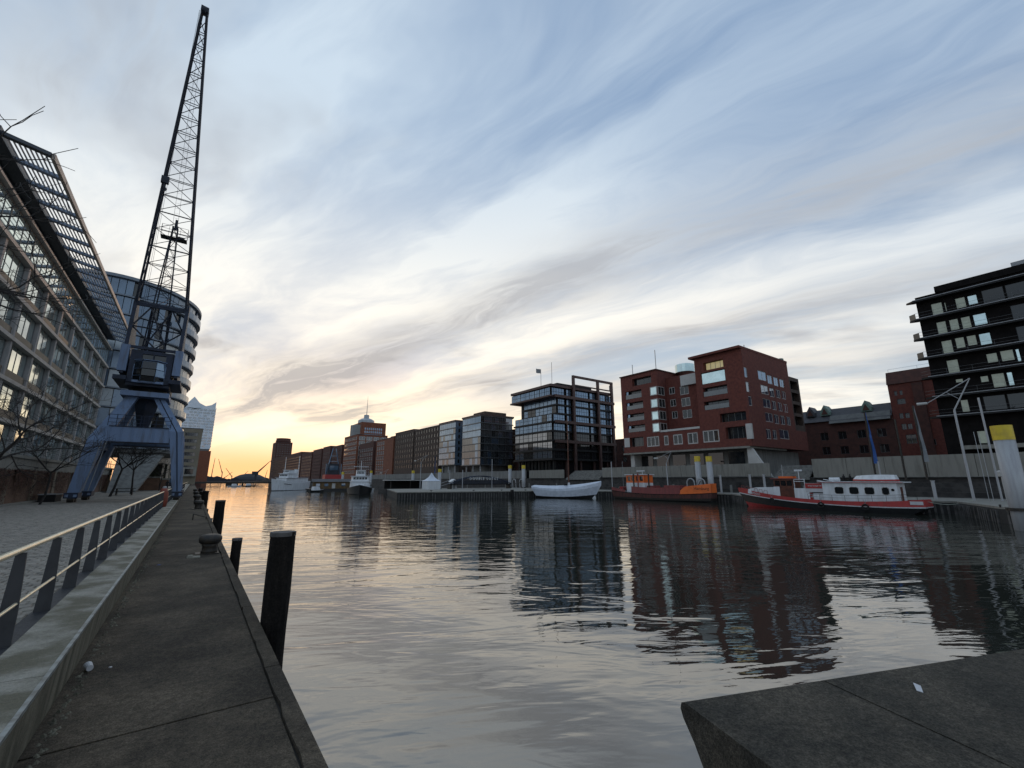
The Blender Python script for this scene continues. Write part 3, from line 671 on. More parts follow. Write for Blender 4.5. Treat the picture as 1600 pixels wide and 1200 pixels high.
# ---------------- portal crane
cr = thing('harbour_crane', 'blue portal harbour crane with tall lattice jib straddling the promenade', 'crane', (-4.4, 53, 0))
YN, YB = 50.0, 55.8
def tbar(mb, p, q, wx0, wy0, wx1, wy1):
    p = Vector(p); q = Vector(q)
    c = lambda o, a, b_: [(o.x - a, o.y - b_, o.z), (o.x + a, o.y - b_, o.z), (o.x + a, o.y + b_, o.z), (o.x - a, o.y + b_, o.z)]
    return mb.hexa(c(p, wx0, wy0), c(q, wx1, wy1))
for yy in (YN, YB):
    lg = part('leg', tbar(MB(), (-7.65, yy, .75), (-6.95, yy, 5.0), .36, .38, .56, .5), 'crane_blue', cr)
    part('upper_strut', tbar(MB(), (-6.95, yy, 5.0), (-5.35, yy + (1.6 if yy == YN else -1.6), 9.1), .56, .5, .42, .42), 'crane_blue', cr)
    part('leg', tbar(MB(), (-1.05, yy, .75), (-1.72, yy, 6.0), .33, .36, .52, .5), 'crane_blue', cr)
    part('upper_strut', tbar(MB(), (-1.72, yy, 6.0), (-3.45, yy + (1.6 if yy == YN else -1.6), 9.1), .52, .5, .40, .42), 'crane_blue', cr)
    part('cross_girder', MB().box(-6.5, -2.15, yy - .42, yy + .42, 4.95, 6.2), 'crane_blue', cr)
    for xx in (-7.7, -1.0):
        bg_ = part('wheel_bogie', MB().box(xx - .42, xx + .42, yy - .75, yy + .75, .32, .76), 'crane_dark', cr)
        for s in (-.42, .42): part('wheel', MB().tube((xx - .2, yy + s, .28), (xx + .2, yy + s, .28), .28, n=12), 'dark_iron', bg_)
        for s in (-.25, .25): part('bolt_plate', MB().box(xx + s - .1, xx + s + .1, yy - .79, yy - .751, .42, .62), 'crane_blue', bg_)
for xx in (-7.05, -1.65): part('side_girder', MB().box(xx - .3, xx + .3, YN + .5, YB - .5, 4.4, 5.2), 'crane_blue', cr)
for yy in (YN, YB):
    for i in range(6): part('stiffener', MB().box(-6.2 + .72 * i, -6.14 + .72 * i, yy - .47, yy - .421, 5.0, 6.15), 'crane_blue', cr)
    part('girder_flange', MB().box(-6.5, -2.15, yy - .5, yy + .5, 4.89, 4.948), 'crane_dark', cr)
part('leg_cable', MB().path([(-1.0, YN - .42, .8), (-1.68, YN - .56, 5.9), (-3.4, YN + 1.1, 9.0)], .035, 5), 'black_steel', cr)
part('side_brace', MB().tube((-7.6, YN + .2, .9), (-7.0, YB - .3, 4.6), .16, n=6), 'crane_dark', cr)
part('leg_ladder', MB().path([(-7.1, YN - .45, .9), (-6.55, YN - .55, 4.9)], .03).path([(-6.8, YN - .45, .9), (-6.25, YN - .55, 4.9)], .03), 'grey_steel', cr)
part('pivot_column', MB().lathe((-4.4, 52.9, 6.0), [(.35, 0), (.45, .6), (.95, 3.1), (1.0, 3.2)], 4), 'crane_dark', cr)
part('walkway_deck', MB().box(-6.3, -2.3, YN - .5, YB + .5, 6.205, 6.27), 'crane_dark', cr)
wr = MB()
for j in range(3): wr.tube((-6.4, YN - .5, 6.55 + .33 * j), (-2.2, YN - .5, 6.55 + .33 * j), .022, n=5)
for j in range(9): xx = -6.4 + 4.2 * j / 8; wr.tube((xx, YN - .5, 6.27), (xx, YN - .5, 7.25), .025, n=5)
part('walkway_railing', wr, 'crane_dark', cr)
part('switch_box', MB().box(-3.4, -2.75, YN - .3, YN + .2, 6.3, 7.2), 'black_steel', cr)
part('platform', MB().prism([(-6.15, 50.6), (-2.75, 50.6), (-2.75, 55.2), (-6.15, 55.2)], 9.1, 9.55), 'crane_blue', cr)
part('slewing_ring', MB().lathe((-4.4, 52.9, 9.55), [(1.35, 0), (1.35, .5)], 20), 'black_steel', cr)
# machine house with faceted cab
hs_ = part('machine_house', MB().prism([(-5.95, 50.6), (-2.85, 50.6), (-2.85, 56.2), (-5.95, 56.2)], 10.02, 13.3), 'crane_dark', cr)
part('house_front', shell(MB(), -5.92, -2.88, 50.4, 50.599, 10.3, 13.27, hs=[(-5.1, -4.35, 12.35, 12.95), (-4.25, -3.4, 12.35, 12.95)], depth=.15), 'crane_dark', cr)
for a, b_ in ((-5.1, -4.35), (-4.25, -3.4)): part('upper_window', MB().box(a, b_, 50.55, 50.575, 12.35, 12.95), 'glass_dark', cr)
cab = part('driver_cab', MB().box(-5.5, -3.3, 50.05, 50.398, 10.25, 10.45), 'crane_blue', cr)
fr = MB(); xs = [-5.55, -4.95, -3.95, -3.3]; ys = [50.35, 49.75, 49.75, 50.35]; zs = [10.35, 10.85, 11.5, 12.2]; off_ = [.22, .0, 0., .12]
for k in range(3):
    for i in range(3):
        q = [(xs[i], ys[i] + off_[k], zs[k]), (xs[i + 1], ys[i + 1] + off_[k], zs[k]), (xs[i + 1], ys[i + 1] + off_[k + 1], zs[k + 1]), (xs[i], ys[i] + off_[k + 1], zs[k + 1])]
        part('cab_pane', MB().add(q + [(p_[0], p_[1] + .02, p_[2]) for p_ in q], [(0, 1, 2, 3), (7, 6, 5, 4)]), 'glass_sky' if (i == 2 and k) else 'glass_dark', cab)
        for a, b_ in ((0, 1), (1, 2), (2, 3), (3, 0)): fr.tube(q[a], q[b_], .035, n=4)
part('cab_frame', fr, 'crane_blue', cab)
part('cab_roof', MB().prism([(-5.6, 50.35), (-4.95, 49.7), (-3.9, 49.7), (-3.25, 50.35)], 12.28, 12.34), 'crane_blue', cab)
for xx, s in ((-6.35, -1), (-2.5, 1)):
    part('side_plate', MB().ext([(50.3, 11.0), (55.5, 11.0), (54.6, 14.0), (52.2, 18.4), (51.0, 18.4), (50.4, 14.0)], 'x', xx - .14, xx + .14), 'crane_dark', cr)
    part('side_platform', MB().box(xx - .45, xx + .45, 50.0, 55.4, 10.4, 10.75), 'crane_dark', cr)
    part('counter_block', MB().box(xx - .3, xx + .3, 50.2, 50.9, 11.2, 13.6), 'crane_blue', cr)
ln = MB()
def bar(name, p, q, r, parent, m='lattice', n=5): return part(name, MB().tube(p, q, r, n=n), m, parent)
part('front_frame', MB().box(-6.5, -2.35, 50.9, 51.1, 13.5, 13.75).box(-6.5, -2.35, 50.9, 51.1, 17.6, 17.9).box(-6.5, -6.25, 50.9, 51.1, 13.76, 17.59).box(-2.6, -2.35, 50.9, 51.1, 13.76, 17.59), 'crane_dark', cr)
for p, q in (((-6.4, 51, 15.6), (-2.45, 51, 15.5)), ((-6.3, 51, 15.6), (-5.2, 51, 17.6)), ((-2.5, 51, 15.5), (-3.6, 51, 17.6)), ((-6.3, 51, 15.6), (-4.4, 51, 13.7)), ((-2.5, 51, 15.6), (-4.4, 51, 13.7)), ((-5.2, 51, 17.6), (-3.6, 51, 13.7)), ((-3.6, 51, 17.6), (-5.2, 51, 13.7)), ((-5.1, 51.5, 13.5), (-5.1, 51.5, 17.7)), ((-3.7, 51.5, 13.5), (-3.7, 51.5, 17.7))):
    bar('frame_brace', p, q, .07, cr)
# jib
jib = part('jib', MB().tube((-6.3, 51.2, 17.9), (-2.5, 51.2, 17.9), .16, n=8), 'crane_dark', cr)
RL, RR_ = Vector((-6.3, 50.6, 17.9)), Vector((-2.6, 50.6, 17.9)); TP = Vector((-4.30, 40.3, 42.0))
rl2, rr2 = RL + Vector((0, 1.9, .9)), RR_ + Vector((0, 1.9, .9))
tl, tr_, tl2, tr2 = TP + Vector((-.16, 0, 0)), TP + Vector((.16, 0, 0)), TP + Vector((-.16, .35, .15)), TP + Vector((.16, .35, .15))
chords = [(RL, tl), (RR_, tr_), (rl2, tl2), (rr2, tr2)]
for a, b_ in chords: bar('chord', a, b_, .10, jib, n=6)
L_ = lambda c, t: chords[c][0].lerp(chords[c][1], t)
ts = [0]; st = .068
while ts[-1] + st < .965: ts.append(ts[-1] + st); st *= .972
for i, t in enumerate(ts):
    bar('cross_bar', L_(0, t), L_(1, t), .035, jib, n=4)
    bar('cross_bar', L_(2, t), L_(3, t), .035, jib, n=4)
    if i % 2 == 0: bar('depth_bar', L_(0, t), L_(2, t), .035, jib, n=4); bar('depth_bar', L_(1, t), L_(3, t), .035, jib, n=4)
    t2 = ts[i + 1] if i + 1 < len(ts) else .97
    a, b_ = (0, 1) if i % 2 else (1, 0)
    bar('brace', L_(a, t), L_(b_, t2), .03, jib, n=4)
    bar('brace', L_(2 + b_, t), L_(2 + a, t2), .03, jib, n=4)
    bar('brace', L_(0, t), L_(2, t2), .028, jib, n=4); bar('brace', L_(3, t), L_(1, t2), .028, jib, n=4)
part('tip_sheave', MB().tube(TP + Vector((-.1, -.1, -.15)), TP + Vector((.1, -.1, -.15)), .34, n=14).box(TP.x - .28, TP.x + .28, TP.y - .12, TP.y + .45, TP.z - .15, TP.z + .35), 'lattice', jib)
# ladder inside the jib, ropes, hook
ldr = MB(); A0, A1 = (L_(2, .03) + L_(3, .03)) / 2, (L_(2, .93) + L_(3, .93)) / 2
for s in (-.22, .22): ldr.tube(A0 + Vector((s, 0, 0)), A1 + Vector((s * .5, 0, 0)), .014, n=4)
for i in range(52):
    p = A0.lerp(A1, i / 51.); ldr.tube(p + Vector((-.2, 0, 0)), p + Vector((.2, 0, 0)), .010, n=3)
part('ladder', ldr, 'lattice', jib)
for s in (0., .14): bar('rope', (-6.0 + s, 52.5, 17.0), tl + Vector((-.22 + s * .4, .2, 0)), .016, jib, n=4)
hk = L_(0, .42) + Vector((.15, -.35, -.2))
hb = part('hook_block', MB().box(hk.x - .28, hk.x + .28, hk.y - .15, hk.y + .15, hk.z - .1, hk.z + .55), 'lattice', jib)
part('hook', MB().path([(hk.x, hk.y, hk.z - .1), (hk.x, hk.y, hk.z - .4), (hk.x + .2, hk.y, hk.z - .65), (hk.x + .05, hk.y, hk.z - .9), (hk.x - .2, hk.y, hk.z - .75)], .06), 'lattice', hb)
# inner gantry mast with small platform
gm = part('gantry_mast', MB().box(-4.95, -3.85, 51.6, 52.0, 13.4, 13.7), 'lattice', cr)
b0 = [Vector((-5.35, 51.5, 13.5)), Vector((-3.65, 51.5, 13.5)), Vector((-5.2, 53.2, 13.5)), Vector((-3.8, 53.2, 13.5))]
t0 = [Vector((-4.75, 51.6, 26.6)), Vector((-4.40, 51.6, 26.6)), Vector((-4.75, 52.0, 26.6)), Vector((-4.40, 52.0, 26.6))]
for a, b_ in zip(b0, t0): bar('chord', a, b_, .06, gm, n=5)
for i in range(12):
    ta, tb = i / 12, (i + 1) / 12; s = i % 2
    bar('brace', b0[s].lerp(t0[s], ta), b0[1 - s].lerp(t0[1 - s], tb), .026, gm, n=4); bar('brace', b0[2 + s].lerp(t0[2 + s], ta), b0[3 - s].lerp(t0[3 - s], tb), .026, gm, n=4)
    bar('cross_bar', b0[0].lerp(t0[0], ta), b0[1].lerp(t0[1], ta), .026, gm, n=4)
part('platform', MB().box(-5.6, -3.5, 51.4, 52.3, 25.3, 25.36).box(-4.4, -3.7, 51.45, 51.6, 25.37, 25.55), 'black_steel', gm)
pr = MB()
for z in (25.75, 26.1, 26.5): pr.path([(-5.6, 52.3, z), (-5.6, 51.4, z), (-3.5, 51.4, z), (-3.5, 52.3, z)], .018, 4)
for xx in (-5.6, -5.0, -4.1, -3.5): pr.tube((xx, 51.4, 25.3), (xx, 51.4, 26.5), .018, n=4)
part('platform_railing', pr, 'lattice', gm)
part('mast_head', MB().box(-4.68, -4.47, 51.7, 51.9, 26.3, 27.4), 'lattice', gm)
# ---------------- people
def person(x, y, z, rz, label, cm='cloth_dark', h=1.74, stride=.16, sit=False):
    t = thing('person', label, 'person', (x, y, z), rz)
    k = h / 1.74
    V = [(0, 0, .95, .15), (0, .02, 1.2, .14), (0, .01, 1.42, .15), (0, 0, 1.53, .06), (0, -.02, 1.60, .075), (0, -.02, 1.68, .085),
         (-.10, -.0, .90, .10), (-.11, -stride, .50, .07), (-.11, -stride * .9, .09, .05), (-.12, -stride * .9 - .14, .04, .04),
         (.10, 0, .90, .10), (.11, stride * .5, .50, .07), (.11, stride * 1.2, .11, .05), (.12, stride * 1.2 - .13, .04, .04),
         (-.19, 0, 1.40, .07), (-.24, stride * .4, 1.14, .05), (-.23, stride * .1 - .05, .88, .04), (.19, 0, 1.40, .07), (.24, -stride * .5, 1.14, .05), (.23, -stride - .05, .90, .04)]
    E_ = [(0, 1), (1, 2), (2, 3), (3, 4), (4, 5), (0, 6), (6, 7), (7, 8), (8, 9), (0, 10), (10, 11), (11, 12), (12, 13), (2, 14), (14, 15), (15, 16), (2, 17), (17, 18), (18, 19)]
    me = bpy.data.meshes.new('body'); me.from_pydata([(a * k, b_ * k, c * k) for a, b_, c, r in V], E_, []); me.materials.append(M[cm])
    o = link('body', me, t, W[t]); o.modifiers.new('skin', 'SKIN')
    for i, v in enumerate(V): me.skin_vertices[0].data[i].radius = (v[3] * k, v[3] * k * .85)
    me.skin_vertices[0].data[0].use_root = True
    o.modifiers.new('sub', 'SUBSURF').levels = 1; o.modifiers['sub'].render_levels = 1
    part('face', MB().lathe((0, -.045 * k, 1.60 * k), [(.03, -.06), (.06, -.02), (.07, .05), (.06, .1), (.02, .12)], 8), 'skin', t, local=True, smooth=True)
    part('hair', MB().lathe((0, -.015 * k, 1.64 * k), [(.085, -.06), (.098, .02), (.085, .09), (.03, .125)], 9), 'cloth_dark', t, local=True, smooth=True)
person(-3.3, 93, 0, .4, 'dark clad person walking beyond the crane on the promenade, the left one')
person(-2.7, 96, 0, 2.6, 'dark clad person right beside the crane leg on the promenade')
person(-2.6, 118, 0, .2, 'person in an orange jacket near the parked van', 'buoy_red')
# ---------------- far end: bridge, skyline
br = thing('footbridge', 'low dark bridge crossing the far end of the basin', 'bridge', (30, 420, WL))
part('deck', MB().box(1.5, 130, 420, 428, -.9, .55), 'dark_iron', br)
for z in (.95, 1.3, 1.7): part('railing_bar', MB().box(1.5, 130, 420.1, 420.2, z, z + .06), 'brown_steel', br)
for xx in range(2, 130, 3): part('railing_post', MB().box(xx, xx + .12, 420.22, 420.34, .55, 1.78), 'brown_steel', br)
part('pier', MB().box(22, 30, 420.5, 427.5, WL - 2, -.91), 'dark_stone', br)
for xx in (33.5, 36.5): part('pile_leg', MB().tube((xx, 424, WL - 2), (xx, 424, -.91), .5, n=10), 'dark_iron', br)
part('abutment', MB().box(1.2, 5.5, 419, 429, WL - 2, -.91), 'brick_dark', br)
def far_thing(name, mb, m, label, cat, loc, grp=None): return solo(name, mb, m, label, cat, loc, 0, grp)
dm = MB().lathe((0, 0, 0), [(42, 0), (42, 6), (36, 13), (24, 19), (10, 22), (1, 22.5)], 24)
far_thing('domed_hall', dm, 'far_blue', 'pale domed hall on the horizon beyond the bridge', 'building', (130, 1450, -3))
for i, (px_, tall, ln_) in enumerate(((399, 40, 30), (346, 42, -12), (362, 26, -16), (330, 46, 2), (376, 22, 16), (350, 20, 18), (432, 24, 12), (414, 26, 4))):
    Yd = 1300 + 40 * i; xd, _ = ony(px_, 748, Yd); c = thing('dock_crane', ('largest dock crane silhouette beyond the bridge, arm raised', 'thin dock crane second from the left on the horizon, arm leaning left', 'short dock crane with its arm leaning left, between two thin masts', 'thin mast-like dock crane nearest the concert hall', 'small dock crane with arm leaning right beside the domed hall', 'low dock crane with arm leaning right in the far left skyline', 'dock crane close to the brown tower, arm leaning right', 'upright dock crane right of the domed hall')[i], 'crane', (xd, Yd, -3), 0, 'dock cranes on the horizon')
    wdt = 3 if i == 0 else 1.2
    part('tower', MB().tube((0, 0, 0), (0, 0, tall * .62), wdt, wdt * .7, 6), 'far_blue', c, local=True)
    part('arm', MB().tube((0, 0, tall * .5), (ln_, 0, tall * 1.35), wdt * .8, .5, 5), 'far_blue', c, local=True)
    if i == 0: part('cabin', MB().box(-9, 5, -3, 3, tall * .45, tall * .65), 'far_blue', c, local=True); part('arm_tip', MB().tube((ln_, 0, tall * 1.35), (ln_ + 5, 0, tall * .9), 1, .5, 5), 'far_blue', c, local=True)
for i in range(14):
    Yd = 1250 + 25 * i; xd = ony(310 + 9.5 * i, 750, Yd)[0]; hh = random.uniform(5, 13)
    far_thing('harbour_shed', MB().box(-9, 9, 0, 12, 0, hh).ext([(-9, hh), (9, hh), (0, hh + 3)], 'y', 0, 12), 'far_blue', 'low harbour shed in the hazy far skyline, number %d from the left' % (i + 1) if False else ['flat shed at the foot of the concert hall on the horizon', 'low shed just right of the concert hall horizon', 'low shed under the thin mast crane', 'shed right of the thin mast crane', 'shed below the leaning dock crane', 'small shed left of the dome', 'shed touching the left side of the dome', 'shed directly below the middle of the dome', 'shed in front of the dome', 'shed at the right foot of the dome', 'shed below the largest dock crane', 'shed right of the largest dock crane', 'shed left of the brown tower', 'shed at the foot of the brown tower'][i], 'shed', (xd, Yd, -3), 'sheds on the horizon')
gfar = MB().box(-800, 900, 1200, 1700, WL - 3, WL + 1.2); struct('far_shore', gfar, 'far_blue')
# ================================================================== RIGHT BANK
emb = struct('embankment', MB().box(99.2, 420, -60, 900, WL - 4, 2.3), 'dark_stone')
for k in range(5):
    x0 = 93.6 + 1.12 * k; z1 = WL + .9 + .72 * k
    part('step', MB().box(x0, 99.19, -60, 900, WL - 4 + .02 * k, z1), 'dark_stone', emb)
for yy in range(-20, 210, 14): part('step_joint_post', MB().box(93.2, 93.55, yy, yy + .4, WL - 2, WL + 3.2), 'concrete', emb)
# flood wall sections in front of the buildings
def fwall(name, label, Y0, Y1, z0, z1, X=99.0, m='pale_concrete'):
    t = thing(name, label, 'wall', (X, (Y0 + Y1) / 2, z0)); y = Y0; n = max(1, round((Y1 - Y0) / 5.5)); p = (Y1 - Y0) / n
    for i in range(n): part('wall_panel', MB().box(X, X + .4, Y0 + p * i + .03, Y0 + p * (i + 1) - .03, z0, z1), m, t)
    part('base_rail', MB().box(X - .25, X + .1, Y0, Y1, z0 - .12, z0 - .003), 'concrete', t)
fwall('flood_wall', 'grey concrete flood wall before the dark glass building', 109, 127.5, 2.45, 5.1)
fwall('flood_wall', 'long grey flood wall below the red brick building', 44.5, 92, 2.6, 5.3)
fwall('flood_wall', 'long grey flood wall in front of the old brick warehouse', -20, 36.5, 2.32, 5.8)
fwall('flood_wall', 'distant flood wall behind the pontoon and the white tent', 130, 330, 2.45, 5.2, 99.4, 'concrete')
st = thing('quay_stairs', 'flight of dark stairs between two flood walls beside the brick building', 'stairs', (99, 40, 2.3))
for k in range(9): part('step', MB().box(98.6 + .5 * k, 104, 37.2, 43.8, 1.8, 2.35 + .3 * k), 'concrete', st)
st = thing('quay_stairs', 'flight of stairs between the dark glass building and the brick building', 'stairs', (99, 100, 2.3))
for k in range(9): part('step', MB().box(98.6 + .5 * k, 104, 93, 107.5, 1.8, 2.35 + .3 * k), 'concrete', st)
# ---- dark glass building
dk = thing('glass_office', 'dark office building with stacked glass floors, rust frame and roof pergola', 'building', (112, 115, 4))
part('core', MB().box(103.5, 131.5, 118.5, 138, 2.3, 34.5), 'black_steel', dk)
DF = [(8.9, 12.2, 0., 0.), (12.2, 15.3, 0., 0.), (15.3, 18.7, 0., 0.), (18.7, 21.9, 0., .0), (21.9, 25.0, 0, .5), (25.0, 28.2, 2.2, 0), (28.2, 31.2, 2.2, 0), (31.2, 34.6, -.6, 0)]
for k, (za, zb, ret, _) in enumerate(DF):
    Xw = 100.4 + ret; Yn = 139.5 - (4.5 if 4 < k < 7 else 0) - (1.5 if k < 5 else 0); Ys = 116.
    sl_ = part('floor_slab', MB().box(Xw - .5, 131.8, Ys - .5, Yn + .4, za - .35, za + .25), 'black_steel' if k != 7 else 'brown_steel', dk)
    n = 8; p = (Yn - Ys) / n
    for i in range(n):
        a = Ys + p * i; blank = random.random() < .18 and k < 7
        window(dk, 'W', Xw, -(a + p - .06), -(a + .06), za + .27, zb - .37, depth=.05, fr=.10, fm='black_steel', pm='glass_dark' if blank else ('glass_sky' if k > 2 else 'glass_blue'), nx=3, nz=2)
    for a, b_ in ((100.8 + ret, 106.6), (107.6, 109.9), (111.7, 118.9), (119.7, 122.7), (124.6, 128.2), (128.8, 131.4)):
        window(dk, 'S', Ys, a, b_, za + .27, zb - .37, depth=.05, fr=.10, fm='black_steel', pm=('glass_sky' if k > 2 else 'glass_dark'), nx=max(2, round((b_ - a) / 1.2)), nz=2)
        if k < 4 and random.random() < .5: part('ceiling_light', MB().box(a + .6, b_ - .6, Ys + .10, Ys + .16, zb - 1.0, zb - .85), 'lit_warm', dk)
    for i in range(n + 1): part('wall_fin', MB().box(Xw + .35, Xw + .9, Ys + p * i - .1, Ys + p * i + .1, za + .26, zb - .36), 'black_steel', dk)
part('roof_slab', MB().box(99.6, 131.9, 115.4, 139.9, 34.62, 35.5), 'brown_steel', dk)
part('penthouse', MB().box(106, 124, 119, 134, 35.51, 37.2), 'black_steel', dk)
for xx in (109.9, 122.8, 130.6): part('frame_column', MB().box(xx, xx + 1.0, 114.6, 115.35, 2.3, 39.0), 'brown_steel', dk)
for z in (22.0, 25.1 + 6.1, 15.1): part('frame_beam', MB().box(101, 132.0, 114.5, 115.36, z - .55, z + .45), 'brown_steel', dk)
part('pergola_beam', MB().box(109.9, 131.6, 114.55, 115.3, 39.003, 39.8), 'brown_steel', dk)
part('pergola_beam', MB().box(110, 131, 114.7, 115.2, 36.0, 36.4), 'brown_steel', dk)
part('ground_floor', MB().box(103, 131, 117.4, 137, 2.3, 8.5), 'glass_dark', dk)
for i in range(6): part('ground_column', MB().box(101.5, 102.1, 116.6 + 4 * i, 117.2 + 4 * i, 2.3, 8.54), 'black_steel', dk)
for i in range(4): part('ground_column', MB().box(107 + 7 * i, 107.7 + 7 * i, 116.2, 116.8, 2.3, 8.54), 'brown_steel', dk)
def flag(label, x, y, z, h, m='grey_cloth', w_=2.4, hh=1.7):
    t = thing('flag', label, 'flag', (x, y, z)); part('pole', MB().tube((0, 0, 0), (0, 0, h), .09, n=6), 'white_frame', t, local=True)
    a = MB(); n = 6
    for i in range(n):
        u0, u1 = -w_ * i / n, -w_ * (i + 1) / n; f = lambda u: .18 * sin(u * 3.)
        a.hexa([(u0, f(u0), h - hh), (u1, f(u1), h - hh + .06), (u1, f(u1) + .02, h - hh + .06), (u0, f(u0) + .02, h - hh)], [(u0, f(u0), h), (u1, f(u1), h - .05), (u1, f(u1) + .02, h - .05), (u0, f(u0) + .02, h)])
    part('cloth', a, m, t, local=True)
flag('small white flag flying on the dark glass building roof', 101.5, 123, 35.5, 7.0)
flag('narrow pale flag on the right corner of the dark glass building', 133.4, 117, 31, 8.0, w_=1.2, hh=2.2)
solo('roof_antenna', MB().tube((0, 0, 0), (0, 0, 9), .07, n=5).box(-.3, .3, -.3, .3, 0, .4), 'black_steel', 'thin antenna mast on the dark glass building roof', 'antenna', (103, 118.5, 35.5))
# ---- red brick apartment building
BX = 100.0; BY0, BY1 = 48.0, 84.0; ZT = 31.8
def zr(q, o=(940, 530), s=4.8): return (o[0] + q[0] / s, o[1] + q[1] / s, o[0] + q[2] / s, o[1] + q[3] / s)
def rectW(q, X, **k):
    x0, y0, x1, y1 = zr(q, **k); xm, ym = (x0 + x1) / 2, (y0 + y1) / 2
    a = onx(x0, ym, X)[0]; b_ = onx(x1, ym, X)[0]; return (-max(a, b_), -min(a, b_), onx(xm, y1, X)[1], onx(xm, y0, X)[1])
def rectS(q, Y, **k):
    x0, y0, x1, y1 = zr(q, **k); xm, ym = (x0 + x1) / 2, (y0 + y1) / 2
    return (ony(x0, ym, Y)[0], ony(x1, ym, Y)[0], ony(xm, y1, Y)[1], ony(xm, y0, Y)[1])
bk = thing('brick_apartment_building', 'red brick apartment building with white framed windows and loggias', 'building', (115, 48, 2.3))
wl = [rectW(q, BX) for q in ((178, 385, 300, 445), (185, 470, 312, 525), (190, 557, 320, 612), (198, 643, 327, 695), (228, 285, 372, 340), (212, 735, 315, 805))]
wt = [rectW(q, BX) for q in ((748, 237, 928, 325), (760, 352, 945, 420), (768, 457, 958, 522), (885, 548, 1085, 615), (932, 655, 1082, 745), (762, 162, 912, 222))]
ww = [rectW(q, BX) for q in ((340, 730, 432, 805), (468, 722, 502, 795), (537, 712, 607, 790), (645, 700, 722, 785), (760, 682, 882, 772))]
ws = [rectS(q, BY0) for q in ((1070, 212, 1092, 285), (1085, 320, 1107, 395), (1103, 428, 1127, 498), (1175, 242, 1235, 308), (1245, 272, 1280, 335), (1292, 287, 1325, 350), (1337, 302, 1368, 360), (1197, 347, 1250, 412), (1262, 367, 1295, 432), (1310, 380, 1340, 440), (1352, 392, 1382, 450), (1212, 449, 1268, 514), (1280, 464, 1310, 530), (1325, 476, 1355, 540), (1367, 487, 1397, 548), (1230, 554, 1285, 620), (1297, 566, 1330, 635), (1342, 574, 1375, 640), (1390, 582, 1418, 645), (1237, 674, 1270, 748), (1285, 682, 1315, 750), (1335, 680, 1405, 748))]
YA, YT = 60.0, 71.5       # courtyard recess between tower and left wing, above the white-window floor
ZR = 13.2
lo = MB(); lowh = [h for h in ww] + [wl[5], wt[4]]
shell(lo, BX, 129.7, BY0, BY1, 9.2, ZR + .9, hw=[h for h in lowh if h[3] < ZR + .9], hs=[h for h in ws if h[3] < ZR + .9], depth=1.2)
tow = MB(); shell(tow, BX, 123.5, BY0, YA, ZR + .9, ZT, hw=[h for h in wt[:4] + wt[5:] if h[2] > ZR + .9], hs=[h for h in ws if h[2] > ZR + .9 and h[1] < 123.4], depth=1.2)
lft = MB(); shell(lft, BX, 123.5, YT, BY1, ZR + .9, ZT - .4, hw=[h for h in wl[:5] if h[2] > ZR + .9], depth=1.2)
part('lower_wall', lo, 'brick_red', bk); part('tower_wall', tow, 'brick_red', bk); part('wing_wall', lft, 'brick_red', bk)
XR = 104.2
rq = [rectW(q, XR) for q in ((587, 350, 652, 415), (598, 437, 665, 503), (608, 528, 677, 592), (505, 360, 548, 412), (515, 450, 558, 505), (528, 540, 570, 595), (712, 332, 728, 395), (724, 420, 742, 487), (738, 512, 757, 578))]
mid = MB(); wall(mid, facem('W', XR), -YT, -YA, ZR + .9, 29.6, rq, .3); mid.quad((XR, YA, 29.6), (123.5, YA, 29.6), (123.5, YT, 29.6), (XR, YT, 29.6)); part('court_wall', mid, 'brick_red', bk)
for h in rq: window(bk, 'W', XR, *h, depth=.12, fr=.16, fm='white_frame', nx=2 if h[1] - h[0] > 1.4 else 1)
for h in ww: window(bk, 'W', BX, *h, depth=.10, fr=.24, fm='white_frame', nx=max(1, round((h[1] - h[0]) / 1.5)))
for i, h in enumerate(wl + wt):
    window(bk, 'W', BX, *h, depth=1.1, fr=.1, fm='mullion', nx=4, pm='lit_cream' if i == 11 else 'glass_dark')
    if i in (0, 1, 2, 3, 6, 7, 8): part('loggia_glass', MB().box(BX + .1, BX + .14, -h[1] + .1, -h[0] - .1, h[2] + .05, h[2] + (h[3] - h[2]) * (.92 if i == 6 else .55)), 'glass_far' if i != 6 else 'glass_green', bk)
    if i < 4: part('loggia_reflection_pane', MB().box(BX + .2, BX + .24, -h[0] - 1.5, -h[0] - .1, h[2] + .1, h[3] - .1) if False else MB().box(BX + .3, BX + .34, -h[0] - .9, -h[0] - .1, h[2] + .1, h[3] - .1), 'glass_sky', bk)  # sky-tinted pane put in as the reflection inside the loggia
for h in ws: window(bk, 'S', BY0, *h, depth=.12, fr=.14, fm='white_frame', nx=2 if h[1] - h[0] > 1.6 else 1, pm='glass_sky' if h[2] > 22 else 'glass_blue')
part('white_panel', MB().box(BX - .08, BX + .5, *sorted((onx(1168, 690, BX)[0], onx(1177, 690, BX)[0])), wt[4][2] - .3, wt[4][3] + .4), 'panel_white', bk)
part('white_panel', MB().box(BX - .08, BX + .5, -wl[5][0] + .05, -wl[5][0] + 1.9, wl[5][2], wl[5][3]), 'panel_white', bk)
for q in ((385, 345, 495, 412), (397, 437, 505, 505), (410, 530, 515, 598), (420, 622, 525, 690)):   # glazed corner bays at the wing's edge
    h = rectW(q, BX); yb_ = YT
    window(bk, 'W', BX, -(yb_ + 2.3), -(yb_ + .05), h[2], h[3], depth=-.06, fr=.22, fm='white_frame', pm='glass_green', nx=1)
    a, b_ = wmesh(2.8, h[3] - h[2], 2, 1, .16, 'white_frame', 'glass_dark')
    mt = Matrix.Translation((BX + 1.6, YT - .06, h[2])); o = link('window', a, bk, mt); link('pane', b_, o, mt)
